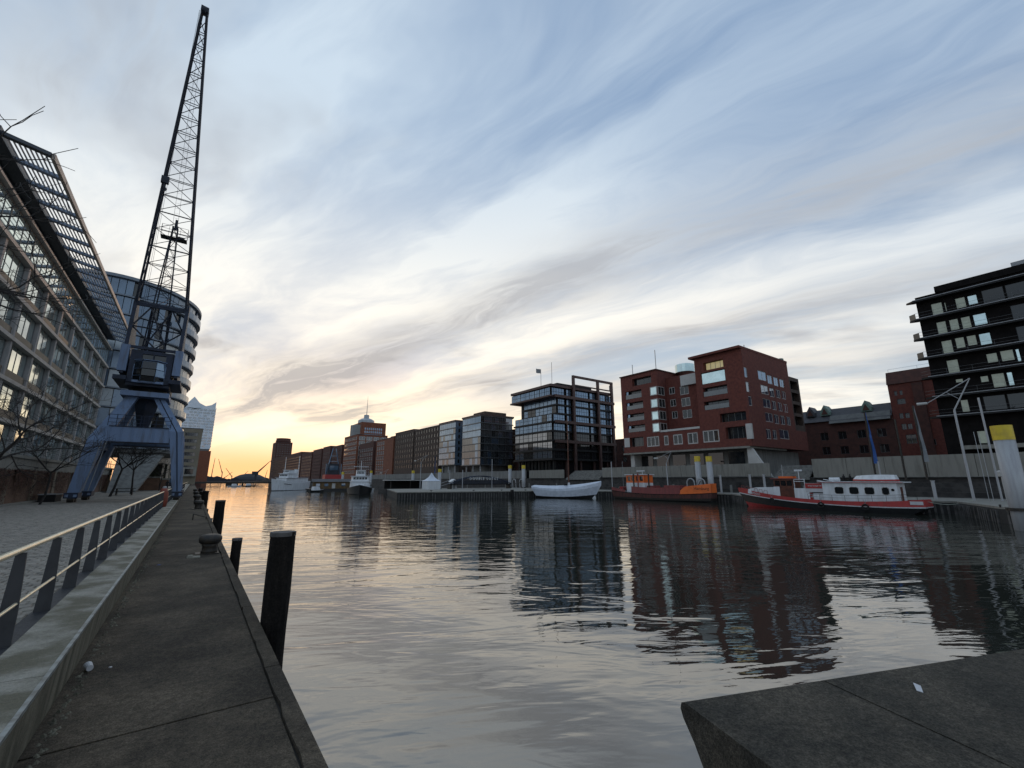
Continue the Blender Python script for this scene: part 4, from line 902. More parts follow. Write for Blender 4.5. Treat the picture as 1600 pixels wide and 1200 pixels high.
# end-wall loggia stack on the right
lg = [(124.4, 128.9, 15.6 + 3.15 * k, 17.9 + 3.15 * k) for k in range(4)]
ls = MB(); shell(ls, 123.503, 129.7, BY0 + .15, YA + 6, ZR + .9, 28.4, hs=lg, depth=1.4); part('loggia_stack', ls, 'brick_brown', bk)
for h in lg: window(bk, 'S', BY0 + .15, *h, depth=1.3, fr=.1, nx=3)
part('soffit', MB().box(BX - .35, 118, BY0 + .5, BY1 + .1, 8.75, 9.19), 'pale_concrete', bk)
part('base_wall', MB().box(104.5, 128, 50, 83, 2.3, 8.74), 'concrete', bk)
for i in range(6): part('base_window', MB().box(104.38, 104.49, 52.2 + 5.1 * i, 56 + 5.1 * i, 5.0, 8.3), 'glass_dark', bk)
part('corner_pier', MB().box(101.3, 104.4, 81.6, 82.9, 2.3, 8.74), 'panel_white', bk)
part('ramp_wall', MB().hexa([(100.5, 44.8, 2.3), (101.2, 44.8, 2.3), (101.2, 49.5, 2.3), (100.5, 49.5, 2.3)], [(100.5, 48.4, 8.74), (101.2, 48.4, 8.74), (101.2, 49.5, 8.74), (100.5, 49.5, 8.74)]), 'panel_white', bk)
part('tower_cap', MB().box(BX - 1.0, 123.6, BY0 - .06, YA + 1.0, ZT + .003, ZT + .55), 'brick_red', bk)
part('wing_cap', MB().box(BX - .3, 124, YT - .2, BY1 + .2, ZT - .397, ZT - .1), 'brick_dark', bk)
part('court_blind', MB().box(103.4, 104.1, YA + .1, YA + 6.5, 26.4, 29.2), 'panel_white', bk)
part('court_rail', MB().box(XR - 4.3, XR - 4.1, YA + .1, YT - .1, ZR + 1.0, ZR + 1.5), 'panel_white', bk)
part('roof_drum', MB().lathe((110, 69, ZT - .3), [(2.6, 0), (2.6, 2.2), (2.4, 2.3)], 20), 'glass_green', bk)
part('roof_vent', MB().lathe((122.4, 49, 31), [(.8, 0), (.8, 2), (.6, 2.1)], 10), 'copper', bk)
for xx, yy, hh in ((100.6, 71.8, 5.5), (100.8, 80, 3), (108, 51, 3.0)): part('roof_mast', MB().tube((xx, yy, ZT - .3), (xx, yy, ZT + hh), .10, n=6), 'white_frame', bk)
# ---- black brick building with balconies at the right edge
dr = thing('black_balcony_building', 'black brick building with projecting balcony slabs at the right edge', 'building', (110, 10, 2.3))
dz5 = dict(o=(1400, 400), s=3.75)
wr_ = [rectW(q, 101.2, **dz5) for q in ((205, 270, 275, 345), (282, 268, 296, 325), (345, 240, 410, 305), (415, 225, 480, 285), (235, 380, 300, 455), (310, 365, 370, 435), (380, 350, 440, 425), (450, 335, 535, 405), (265, 490, 335, 570), (345, 475, 405, 540), (412, 462, 475, 525), (485, 447, 560, 520), (297, 605, 370, 685), (525, 565, 600, 625), (608, 548, 695, 615), (702, 540, 730, 620), (345, 717, 395, 742), (490, 700, 545, 740), (558, 685, 645, 770), (650, 675, 690, 760), (378, 840, 430, 915), (475, 1020, 535, 1100))]
sh_ = MB(); shell(sh_, 101.2, 125, -26, 17.2, 2.3, 33.6, hw=wr_, depth=.4); part('wall', sh_, 'brick_black', dr)
gl_ = [(-17.0 + 2.6 * i, -14.6 + 2.6 * i, z_ + .3, z_ + 2.6) for z_ in (29.4, 25.9, 22.4, 19.0, 15.55, 12.2) for i in range(12)]
for h in gl_:
    if not any(h[0] < q[1] + .2 and h[1] > q[0] - .2 and h[2] < q[3] and h[3] > q[2] for q in wr_): window(dr, 'W', 101.2, *h, depth=-.03, fr=.06, fm='black_steel', pm='glass_dark', nx=1)
for i, h in enumerate(wr_): window(dr, 'W', 101.2, *h, depth=.25, fr=.1, fm='black_steel', pm='pale_reflection_glow' if i % 4 != 3 else 'glass_green', nx=1)
FZ = [32.8, 29.4, 25.9, 22.4, 19.0, 15.55, 12.2]
for k, z in enumerate(FZ):
    b_ = part('balcony_slab', MB().prism([(100.0, -26), (101.19, -26), (101.19, 17.4), (100.7, 18.4), (100.0, 17.4)], z - .32, z), 'black_steel', dr)
    part('slab_edge', MB().box(99.93, 99.99, -26, 17.4, z - .06, z + .05), 'grey_steel', b_)
    if k: 
        rb = MB()
        for zz in (.45, 1.0): rb.tube((100.05, -26, z + zz), (100.05, 17.3, z + zz), .02, n=4).tube((100.05, 17.3, z + zz), (100.7, 18.3, z + zz), .03, n=4)
        for yy in range(-24, 18, 3): rb.tube((100.05, yy, z), (100.05, yy, z + 1.0), .018, n=4)
        part('balustrade', rb, 'mullion', b_)
        if k < 4: part('end_pane', MB().hexa([(100.05, 17.4, z + .01), (100.7, 18.3, z + .01), (100.7, 18.34, z + .01), (100.05, 17.44, z + .01)], [(100.05, 17.4, z + 1.0), (100.7, 18.3, z + 1.0), (100.7, 18.34, z + 1.0), (100.05, 17.44, z + 1.0)]), 'glass_dark', b_)
part('parapet', MB().box(101.0, 124, -26, 14.5, 33.61, 34.7), 'brick_black', dr)
part('roof_box', MB().box(103, 106, 3, 5.5, 34.71, 36), 'grey_steel', dr)
for yy in (12.5, 2.0): part('slant_column', MB().tube((102.5, yy, 2.3), (101.5, yy + 2.2, 12), .3, n=8), 'grey_steel', dr)
part('terrace_slab', MB().box(98.9, 101.19, -26, 15, 6.5, 7.1), 'pale_concrete', dr)
# ---- old warehouses behind
ow = thing('old_warehouse', 'low old brick warehouse with slate roof and copper dormers', 'building', (155, 45, 2.3))
hw_ = [(-y_ - 1, -y_ + 1, z_, z_ + 2.2) for y_ in (37.5, 42, 46.5, 51) for z_ in (4.5, 9, 13.2)]
part('wall', shell(MB(), 150, 168, 34.6, 62, 2, 18.8, hw=hw_, depth=.4), 'brick_dark', ow)
for h in hw_: window(ow, 'W', 150, *h, depth=.3, nx=2)
part('roof', MB().ext([(149.4, 18.6), (168.5, 18.6), (165, 22.6), (153.5, 22.6)], 'y', 34.7, 62), 'roof_slate', ow)
part('skylight_roof', MB().hexa([(148.9, 35, 17.8), (150.2, 35, 17.8), (150.2, 49, 17.8), (148.9, 49, 17.8)], [(150.6, 35, 20.2), (151.0, 35, 20.2), (151.0, 49, 20.2), (150.6, 49, 20.2)]), 'roof_light', ow)
for yy in (40.2, 50.2, 54): 
    dmr = part('dormer', MB().ext([(yy - 1.2, 20.5), (yy + 1.2, 20.5), (yy + 1.2, 21.6), (yy, 23.6), (yy - 1.2, 21.6)], 'x', 150.6, 155), 'copper' if yy < 54 else 'roof_slate', ow); part('gable', MB().ext([(yy - .8, 20.8), (yy + .8, 20.8), (yy, 22.6)], 'x', 150.45, 150.59), 'brick_dark', dmr)
rh = [rectW(q, 150., o=(1220, 560), s=4.21) for q in ((892, 170, 925, 208), (908, 240, 942, 275), (925, 310, 955, 340), (945, 382, 980, 418), (745, 215, 765, 245), (780, 210, 800, 240), (765, 265, 820, 300), (780, 360, 806, 396), (818, 358, 848, 392), (795, 430, 828, 468), (834, 428, 866, 464), (825, 500, 895, 560), (985, 530, 1022, 570))]
wt_ = thing('tall_warehouse', 'tall narrow red brick warehouse with mansard roof beside the black building', 'building', (155, 28, 2.3))
part('wall', shell(MB(), 150, 170, 10, 34.5, 2, 26.9, hw=rh, depth=.4), 'brick_red', wt_)
for i, h in enumerate(rh): window(wt_, 'W', 150, *h, depth=.25, fr=.12, pm='glass_sky' if i < 4 else 'glass_dark', nx=2)
part('mansard', MB().ext([(149.6, 26.9), (170.4, 26.9), (169, 30.4), (150.9, 30.4)], 'y', 10, 34.6), 'brick_dark', wt_)
part('roof_rail', MB().path([(150.9, 34, 31.2), (150.9, 10, 31.2)], .03, 4).path([(150.9, 34, 30.4), (150.9, 34, 31.2)], .03, 4).path([(150.9, 28, 30.4), (150.9, 28, 31.2)], .03, 4).path([(150.9, 22, 30.4), (150.9, 22, 31.2)], .03, 4), 'grey_steel', wt_)
part('oriel', MB().box(149.2, 149.99, 27.5, 29.5, 6, 26.5), 'brick_dark', wt_)
simple_building('old_warehouse', 'dim brick warehouse seen in the gap between glass office and brick building', 150, 170, 118, 150, 2, 19, 'brick_dark', hw=grid(-150, -118, 6, .4, 4, 4.5, 3, .2, .7))
simple_building('old_warehouse', 'sliver of old brick warehouse behind the dark glass building', 150, 170, 64, 112, 2, 17, 'brick_dark', hw=grid(-112, -64, 9, .35, 3.5, 4.5, 3, .2, .7))
simple_building('old_warehouse', 'dark block closing the gap between broad glass building and dark glass office', 121, 150, 152, 175, 2, 25, 'brick_dark', hw=grid(-174, -153, 5, .4, 5, 3.4, 5, .2, .7), hs=grid(122, 149, 6, .4, 5, 3.4, 5, .2, .7))
# ---- glass buildings further along
def curtain(name, label, X0, X1, Y0, Y1, z0, zb, z1, nf, nw, ns, swm, pmW, pmS, endwall=None, roofm='brown_steel'):
    t = thing(name, label, 'building', (X0 + 5, Y0, z0)); fh = (z1 - zb) / nf
    part('core', MB().box(X0 + .6, X1 - .3, Y0 + .6, Y1 - .3, zb, z1), 'mullion', t)
    part('base', MB().box(X0 + 4, X1 - 2, Y0 + 3, Y1 - 2, z0, zb), 'concrete', t)
    for i in range(3): part('base_column', MB().tube((X0 + 1.5, Y0 + 2 + (Y1 - Y0 - 4) * i / 2, z0), (X0 + 1.5, Y0 + 2 + (Y1 - Y0 - 4) * i / 2, zb), .35, n=10), 'light_steel', t)
    for f in range(nf + 1): part('floor_edge', MB().box(X0 - .2, X1, Y0 - .2, Y1, zb + fh * f - .18, zb + fh * f + .18), swm, t)
    for f in range(nf):
        za, zb_ = zb + fh * f + .19, zb + fh * (f + 1) - .19
        p = (Y1 - Y0) / nw
        for i in range(nw): window(t, 'W', X0, -(Y0 + p * (i + 1) - .02), -(Y0 + p * i + .02), za, zb_, depth=.12, fr=.07, fm=swm, pm=pmW(f, i), nx=2, nz=1)
        p = (X1 - X0 - .6) / ns
        for i in range(ns):
            if endwall is None: window(t, 'S', Y0, X0 + .1 + p * i + .02, X0 + .1 + p * (i + 1) - .02, za, zb_, depth=.12, fr=.07, fm=swm, pm=pmS(f, i), nx=2, nz=1)
    if endwall:
        hh = [(X0 + 1.6, X0 + 2.6, zb + fh * f + .7, zb + fh * (f + 1) - .5) for f in range(nf)]
        m_ = MB(); wall(m_, facem('S', Y0 - .21), X0, X1, zb - .2, z1 + .2, hh, .3); part('end_wall', m_, endwall, t)
        for h in hh: window(t, 'S', Y0 - .21, *h, depth=.2, nx=1)
    part('roof', MB().box(X0 - .4, X1 + .2, Y0 - .4, Y1 + .2, z1 + .19, z1 + .8), roofm, t)
    return t
rc = random.Random(5)
curtain('slim_glass_building', 'slim pale glass building with blue-grey end wall', 100, 104.2, 186.5, 203.5, 2.3, 8.9, 29.4, 7, 8, 2, 'mullion', lambda f, i: 'glass_sky' if rc.random() < .85 else 'glass_far', lambda f, i: 'glass_blue', 'tower_panel')
g2 = curtain('broad_glass_building', 'broad grey glass building with mirrored facade beside the dark glass office', 100, 117.8, 163.3, 179.5, 2.3, 8.2, 29.6, 7, 7, 9, 'mullion', lambda f, i: 'glass_sky' if f > 3 or rc.random() < .2 else 'glass_far', lambda f, i: rc.choice(('glass_far', 'glass_far', 'glass_far', 'glass_blue', 'glass_dark')))
part('penthouse', MB().box(105, 117, 168, 178, 30.41, 32.6), 'brick_brown', g2)
simple_building('brown_block', 'dark brown apartment block with small windows left of the slim glass building', 100, 128, 204.2, 235, 2.3, 29.3, 'brick_brown', hw=grid(-234.5, -204.7, 9, .5, 8, 3.05, 7, .15, .75), hs=grid(100.5, 127, 6, .5, 8, 3.05, 7, .15, .75), fr=.1, nx=2)
simple_building('brown_block', 'second brown apartment block, further left beside the red one', 100, 128, 236.5, 265, 2.3, 30.2, 'brick_brown', hw=grid(-264.5, -237, 8, .5, 8, 3.05, 7, .15, .75), hs=grid(100.5, 127, 6, .5, 8, 3.05, 7, .15, .75), fr=.1)
rb = simple_building('red_block', 'plain red brick block with white framed projecting loggias', 100, 130, 268, 300, 2.3, 28.2, 'brick_orange', hw=grid(-299, -284, 4, .7, 5, 3.2, 7, .12, .85), hs=[(106, 122, 9, 9.9), (106, 122, 15.5, 16.2), (106, 122, 22, 22.7)], fr=.3, fm='white_frame')
part('roof_plant', MB().box(106, 116, 272, 290, 28.5, 30.6), 'brick_orange', rb)
simple_building('white_frame_block', 'glazed block with white grid frame below the antenna tower', 100, 124, 346, 382, 2.3, 36.5, 'brick_orange', hw=grid(-381.5, -347, 9, .8, 6, 3.7, 8, .2, .8), hs=grid(101, 123.5, 4, .86, 6, 3.7, 8, .06, .9), fr=.35, fm='white_frame', pm='glass_far')
simple_building('red_block', 'narrow red brick block with bay windows before the white framed block', 100, 118, 306, 338, 2.3, 28.0, 'brick_dark', hw=grid(-337, -307, 7, .6, 5, 3.3, 6, .15, .8), hs=grid(101, 117, 3, .4, 5, 3.3, 6, .2, .7), fr=.25, fm='white_frame')
# antenna tower
an = thing('antenna_tower', 'stepped brick office tower with round glazed top and tall antenna', 'building', (130, 408, 2.3))
ax0, ax1, ay = 121.0, 144.0, 408.
hs2 = [(ax0 + 3.0 + 1.9 * i, ax0 + 4.2 + 1.9 * i, 38.5 + 3.0 * k, 40.6 + 3.0 * k) for i in range(9) for k in range(4)]
part('wall', shell(MB(), ax0, ax1, ay, ay + 30, 2, 54.5, hs=hs2, depth=.3), 'brick_orange', an)
for h in hs2: window(an, 'S', ay, *h, depth=.2, fr=.12, fm='white_frame', pm='glass_sky', nx=1)
part('drum', MB().lathe((ax0 + 2.5, ay + 12, 2), [(9, 0), (9, 50), (8.4, 50.2)], 28), 'glass_far', an)
part('round_top', MB().lathe((ax0 + 7, ay + 10, 54.5), [(7.5, 0), (7.5, 2.6), (5, 4.2), (2.4, 5), (2.4, 8), (.8, 8.4)], 24), 'tower_panel_pale', an)
part('side_wing', MB().box(ax1 + .01, ax1 + 4, ay + 4, ay + 30, 2, 36), 'brick_dark', an)
part('antenna', MB().tube((ax0 + 7, ay + 10, 62.5), (ax0 + 7, ay + 10, 81), .35, .08, 6), 'grey_steel', an)
for i, (ya, yb_, zt, lab) in enumerate(((388, 420, 31, 'dark stepped block just left of the white framed block'), (428, 456, 32.5, 'dark brick block, second left of the white framed block'), (462, 500, 32, 'dark brick block, third left of the white framed block'), (506, 560, 31, 'dark brick block behind the small old crane'))):
    simple_building('far_block', lab, 100, 126, ya, yb_, 2.3, zt, 'brick_dark', hw=grid(-yb_ + .5, -ya - .5, 7, .45, 5, 3.3, 7, .2, .75), hs=grid(101, 125, 5, .45, 5, 3.3, 7, .2, .75), fr=.15, fm='white_frame' if i % 2 else 'mullion')
rt = simple_building('brown_tower', 'far brown high-rise with rounded top at the end of the row', 100, 123, 776, 814, 2, 60, 'brick_dark', hw=grid(-813, -777, 7, .5, 6, 3.5, 15, .25, .7), hs=grid(101, 122, 6, .5, 6, 3.5, 15, .25, .7), fr=.2)
part('crown', MB().lathe((111.5, 790, 60.3), [(10.5, 0), (11.3, 2), (10.2, 5), (10.8, 6.6), (8.5, 7)], 20), 'brick_dark', rt)
simple_building('long_block', 'long brown balconied block beside the far brown high-rise', 100, 130, 565, 774, 2.3, 34, 'brick_dark', hw=grid(-773, -566, 30, .6, 4, 3.3, 8, .2, .7), hs=grid(101, 129, 6, .5, 4, 3.3, 9, .2, .7), fr=.2, fm='beige')
# ================================================================== PONTOON
DKZ = -.85
front = [(37, 95), (64, 89), (70.5, 87), (84.6, 73), (85.2, 46), (78.0, 39.5), (78.2, 13.5), (66, 8.4), (61, 3), (59, -30)]
back = [(92.6, -30), (92.6, 129), (47, 129)]
pon = thing('pontoon', 'long floating pontoon with ribbed steel sides below the far buildings', 'pontoon', (75, 60, WL))
part('body', MB().prism(front + back, WL - .8, DKZ - .22), 'pontoon_side', pon)
part('deck', MB().prism([(x - .12, y - .12) for x, y in front] + [(x, y + .1) for x, y in back], DKZ - .217, DKZ), 'pale_concrete', pon)
rb = MB()
for (x0, y0), (x1, y1) in zip(front[:-1], front[1:]):
    d = Vector((x1 - x0, y1 - y0)); L = d.length; d /= L; nrm = Vector((d.y, -d.x)) * -1
    if nrm.y > 0 and abs(nrm.x) < .9: nrm = -nrm
    if nrm.x > 0: nrm = -nrm
    t = .3
    while t < L:
        if random.random() < .8:
            p = Vector((x0, y0)) + d * t; q = p + d * .22; r_ = nrm * .16
            rb.hexa([(p.x, p.y, WL - .2), (q.x, q.y, WL - .2), (q.x + r_.x, q.y + r_.y, WL - .2), (p.x + r_.x, p.y + r_.y, WL - .2)], [(p.x, p.y, DKZ - .35), (q.x, q.y, DKZ - .35), (q.x + r_.x, q.y + r_.y, DKZ - .35), (p.x + r_.x, p.y + r_.y, DKZ - .35)])
        t += .62
o = part('fender_ribs', rb, 'rib_steel', pon); o['kind'] = 'stuff'
for x, y in ((45, 94.3), (55, 92), (62, 90.4), (68, 88.6), (80, 79), (85.6, 66), (85.8, 52), (79, 26), (64, 7.5)):
    part('cleat', MB().tube((x - .3, y + .5, DKZ + .22), (x + .3, y + .5, DKZ + .22), .07, n=6).tube((x, y + .5, DKZ), (x, y + .5, DKZ + .22), .08, n=6), 'dark_iron', pon)
part('pontoon_ladder', MB().box(62.8, 63.3, 87.6, 88.3, WL - .3, DKZ + .3), 'black_steel', pon)
# dolphins with yellow heads
def dolphin(x, y, top, r, label, hoop=False):
    t = thing('mooring_dolphin', label, 'dolphin', (x, y, WL - 1), 0, 'yellow-headed steel dolphins')
    part('tube', MB().lathe((x, y, WL - 1), [(r, 0), (r, top - 1.9 * r - WL + 1)], 24), 'light_steel', t, smooth=True)
    part('yellow_head', MB().lathe((x, y, top - 1.9 * r), [(r * 1.03, .0), (r * 1.03, 1.9 * r), (r * .5, 1.93 * r)], 24), 'yellow_paint', t)
    part('collar', MB().lathe((x, y, DKZ), [(r * 1.35, 0), (r * 1.35, .25)], 20), 'dark_iron', t)
    return t
def by_px(px_, y, X): return onx(px_, y, X)
dolphin(58.2, 6.1, 6.5, .68, 'largest yellow-headed steel dolphin at the right edge of the frame')
a = onx(1089, 713, 91.5); b_ = onx(1107, 713, 91.5)
dolphin(91.5, a[0], a[1], .62, 'left dolphin of the pair behind the orange workboat'); dolphin(91.5, b_[0], b_[1], .62, 'right dolphin of the pair behind the orange workboat')
dolphin(62.3, 125.6, 5.1, .52, 'single yellow-headed dolphin behind the pontoon near the white tent')
a = onx(797, 727, 91.0); dolphin(91, a[0], a[1], .62, 'left dolphin of the pair beside the dark glass office'); a = onx(818, 727, 91.0); dolphin(91, a[0], a[1], .62, 'right dolphin of the pair beside the dark glass office')
dolphin(75, 176, 5.6, .6, 'far dolphin showing just its yellow head over the white tent'); dolphin(70, 215, 6.2, .6, 'far dolphin right of the white tug'); dolphin(66, 250, 6.0, .7, 'far dolphin left of the white tug')
def hoops(Xp, pxs, base, label):
    t = thing('fender_hoops', label, 'fender', (Xp, onx(pxs[0], 760, Xp)[0], DKZ))
    for p in pxs:
        y = onx(p, 755, Xp)[0]; pts = [(Xp, y + .9, DKZ)] + [(Xp - .2, y + .9 * cos(a), DKZ + 2.0 + .9 * sin(a)) for a in [pi * i / 8 for i in range(9)]] + [(Xp, y - .9, DKZ)]
        part('hoop', MB().path(pts, .13, 7), 'light_steel', t)
    y0, y1 = [onx(p, 755, Xp)[0] for p in pxs[:2]]
    part('chain', MB().path([(Xp - .3, y0 + (y1 - y0) * i / 8, DKZ + 2.4 - 1.3 * sin(pi * i / 8)) for i in range(9)], .09, 5), 'dark_iron', t)
hoops(89.2, (1080, 1096), 0, 'grey steel hoops with a hanging chain behind the orange bow')
hoops(88.6, (804, 815), 0, 'grey steel hoops with chain between the dolphins by the glass office')
# lamps with bent arms, by their pixels on a plane X
def lamp(X, base, fork, top, tip, label, r=.13):
    P_ = lambda q: Vector((X, *onx(q[0], q[1], X))); b0_ = P_(base); f_ = P_(fork); t_ = P_(top); e_ = P_(tip)
    b0_.z = DKZ; b0_.y = f_.y
    t = thing('street_lamp', label, 'lamp', tuple(b0_), 0, 'bent-arm lamps on the pontoon')
    part('mast', MB().tube(b0_, f_, r * 1.3, r, 8), 'light_steel', t); part('raised_arm', MB().tube(f_, t_, r * .8, r * .5, 6), 'light_steel', t)
    part('drooping_arm', MB().tube(t_, e_, r * .5, r * .4, 6), 'light_steel', t); part('stay', MB().tube(f_.lerp(t_, .35), e_.lerp(t_, .45), r * .25, n=5), 'light_steel', t)
    d = (e_ - t_).normalized(); part('lamp_head', MB().tube(e_, e_ + Vector((0, d.y * 1.1 / max(.3, abs(d.y)), 0)), .16, .2, 8), 'panel_white', t)
lamp(82, (1529, 776), (1491, 641), (1515, 591), (1449, 630), 'tall bent-arm lamp before the black building near the big dolphin', .12)
lamp(89.5, (1046, 768), (1041, 724), (1049, 705), (1028, 716), 'bent-arm lamp behind the orange workboat wheelhouse', .11)
lamp(60.5, (658, 764), (658, 722), (668, 711), (650, 720), 'bent-arm lamp on the pontoon beside the white tent', .1)
lamp(59, (601, 768), (602, 740), (607, 733), (596, 739), 'small bent-arm lamp right of the white tug', .08)
mst = thing('lattice_mast', 'slim signal mast with a ladder cage beside the tall bent-arm lamp', 'mast', (84, 9, DKZ))
part('mast', MB().tube((84, 10.2, DKZ), (84, 10.2, 12.5), .12, n=6), 'light_steel', mst)
part('ladder', MB().path([(83.6, 10.9, DKZ), (83.6, 10.9, 8)], .04, 4).path([(83.6, 11.3, DKZ), (83.6, 11.3, 8)], .04, 4), 'light_steel', mst)
def post(x, y, h, label, r=.14):
    return solo('steel_post', MB().tube((0, 0, 0), (0, 0, h), r, n=8).tube((0, 0, h), (0, 0, h + .1), r * 1.3, n=8), 'light_steel', label, 'post', (x, y, DKZ), 0, 'steel posts on the pontoon')
for (px_, yt, X, lab) in ((703, 735, 64, 'left of two plain grey posts by the arched gangway'), (723, 735, 64.5, 'right of two plain grey posts by the arched gangway'), (769, 718, 74, 'slender tall post with pennant on the pontoon'), (955, 722, 88, 'thin pole with round lamp left of the orange workboat'), (1372, 722, 89, 'thin pole beside the blue banner'), (1400, 757, 84, 'short wooden post behind the red boat stern'), (1457, 752, 84, 'short grey post right of the red boat'), (1171, 742, 84, 'first short post behind the red boat bow'), (1193, 742, 84, 'second short post behind the red boat bow'), (1125, 743, 87, 'short post right of the orange bow')):
    yy, zz = onx(px_, yt, X); post(X, yy, zz - DKZ, lab, .2 if zz < 3 else .11)
# banners
for (px_, y0, y1, X, m_, lab) in ((1351, 645, 745, 90, 'blue_cloth', 'blue banner flag on a dark pole before the old warehouse'), (1426, 634, 745, 90, 'grey_cloth', 'grey and blue banner flag before the tall warehouse'), (1398, 655, 745, 90.5, 'grey_cloth', 'furled grey banner pole between the two flags'), (680, 712, 752, 93, 'blue_cloth', 'small twin blue banners before the slim glass building')):
    yy, zt = onx(px_, y0, X); t = thing('banner_flag', lab, 'flag', (X, yy, 2), 0)
    part('pole', MB().tube((0, 0, -.2), (0, 0, zt - 2), .14, n=7), 'dark_iron', t, local=True)
    if 'furled' not in lab:
        h = (zt - 2) * .78; wv = MB()
        for i in range(8):
            za, zb_ = zt - 2 - h * i / 8, zt - 2 - h * (i + 1) / 8; wa = lambda z: .1 * sin(z * 1.7)
            wv.hexa([(-.02 + wa(zb_), -.15 - .5 * (i + 1) / 8, zb_), (.02 + wa(zb_), -.15 - .5 * (i + 1) / 8, zb_), (.02 + wa(zb_), -.1, zb_), (-.02 + wa(zb_), -.1, zb_)], [(-.02 + wa(za), -.15 - .5 * i / 8, za), (.02 + wa(za), -.15 - .5 * i / 8, za), (.02 + wa(za), -.1, za), (-.02 + wa(za), -.1, za)])
        part('cloth', wv, m_, t, local=True)
# tent and kiosk
tn = thing('pagoda_tent', 'white pagoda tent with pointed roof on the pontoon', 'tent', (55.5, 117, DKZ))
wv = 1.95
for sx in (-1, 1):
    part('side_wall', MB().box(sx * wv - .03, sx * wv + .03, -wv, wv, 0, 2.3), 'white_paint', tn, local=True)
    part('side_wall', MB().box(-wv + .03, wv - .03, sx * wv - .03, sx * wv + .03, 0, 2.3), 'white_paint', tn, local=True)
rf = [(wv + .15, 2.3), (1.3, 2.75), (.7, 3.35), (.3, 4.1), (.05, 4.6)]; m_ = MB(); vs = []
for a, z in rf: vs += [(-a, -a, z), (a, -a, z), (a, a, z), (-a, a, z)]
m_.add(vs, [(k * 4 + i, k * 4 + (i + 1) % 4, k * 4 + 4 + (i + 1) % 4, k * 4 + 4 + i) for k in range(4) for i in range(4)] + [(16, 17, 18, 19)])
part('roof', m_, 'tarp', tn, local=True)
ks = thing('white_kiosk', 'small white kiosk right of the pagoda tent', 'kiosk', (63.5, 119, DKZ))
part('cabin', MB().box(-.9, .9, -.8, .8, 0, 2.1), 'white_paint', ks, local=True); part('roof', MB().ext([(-1.1, 2.1), (1.1, 2.1), (0, 2.9)], 'y', -.95, .95), 'white_paint', ks, local=True); part('door', MB().box(-.3, .4, -.84, -.803, .1, 1.8), 'grey_steel', ks, local=True)
# arched gangway with mounted letters
gy = 118.; gx0, gx1 = 61.5, 83.5
gwy = thing('arched_gangway', 'dark arched truss gangway with white letters along its rail', 'gangway', ((gx0 + gx1) / 2, gy, DKZ))
part('deck', MB().box(gx0, gx1, gy - 1, gy + 1, DKZ + 1.2, DKZ + 1.5), 'black_steel', gwy)
arc = [(gx0 + (gx1 - gx0) * i / 16, gy - 1, DKZ + 1.5 + 2.3 * sin(pi * i / 16)) for i in range(17)]
part('arch_chord', MB().path(arc, .13, 6), 'crane_dark', gwy); part('arch_chord', MB().path([(p[0], gy + 1, p[2]) for p in arc], .13, 6), 'crane_dark', gwy)
for i in range(1, 16): part('hanger', MB().tube((arc[i][0], gy - 1, DKZ + 1.5), arc[i], .06, n=5), 'crane_dark', gwy)
part('side_panel', MB().box(gx0 + 1.2, gx1 - 1.2, gy - .9, gy - .85, DKZ + 1.5, DKZ + 2.5), 'far_blue', gwy)
part('letters', textmesh('D O U B L E   L O T U S', 1.0, 'white_paint', .05), None, gwy, Matrix.Translation(((gx0 + gx1) / 2 + .6, gy - 1.2, DKZ + 2.65)) @ UPR)
for xx in (gx0 + .4, gx1 - .4): part('support', MB().box(xx - .3, xx + .3, gy - .9, gy + .9, DKZ, DKZ + 1.2), 'dark_iron', gwy)
part('ramp_rail', MB().path([(gx0, gy - 1, DKZ + 2.6), (gx0 - 5.5, gy - 1, DKZ + .9)], .06, 5).path([(gx0, gy - 1, DKZ + 1.7), (gx0 - 5.5, gy - 1, DKZ + .2)], .06, 5), 'light_steel', gwy)
rg = thing('access_gangway', 'steel access gangway with blue-grey side at the right behind the big dolphin', 'gangway', (88, 5, DKZ))
part('side_truss', MB().path([(88, 9.5, DKZ + .3), (97.5, 5, 4.2)], .12, 5).path([(88, 9.5, DKZ + 1.4), (97.5, 5, 5.3)], .1, 5), 'grey_steel', rg); part('deck', MB().hexa([(88, 7.6, DKZ + .2), (88, 9.4, DKZ + .2), (97.5, 4.9, 4.0), (97.5, 3.1, 4.0)], [(88, 7.6, DKZ + .35), (88, 9.4, DKZ + .35), (97.5, 4.9, 4.15), (97.5, 3.1, 4.15)]), 'grey_steel', rg)
for i in range(8): f = i / 7; part('upright', MB().tube((88 + 9.5 * f, 9.5 - 4.5 * f, DKZ + .3 + 4.75 * f), (88 + 9.5 * f, 9.5 - 4.5 * f, DKZ + 1.4 + 4.75 * f), .05, n=5), 'grey_steel', rg)
solo('white_lantern', MB().lathe((0, 0, 0), [(.1, 0), (.1, 3.0), (.4, 3.1), (.45, 3.7), (.2, 3.9)], 10), 'panel_white', 'white lantern post beside the access gangway', 'lamp', (89.5, 10.4, DKZ))
pp = onx(1320, 757, 97.0); person(97.0, pp[0], 1.05, 1.2, 'dark clad person walking left on the far quay above the red boat'); pp = onx(1330, 757, 97.0); person(97.0, pp[0], 1.05, 1.0, 'dark clad person following just right on the far quay')
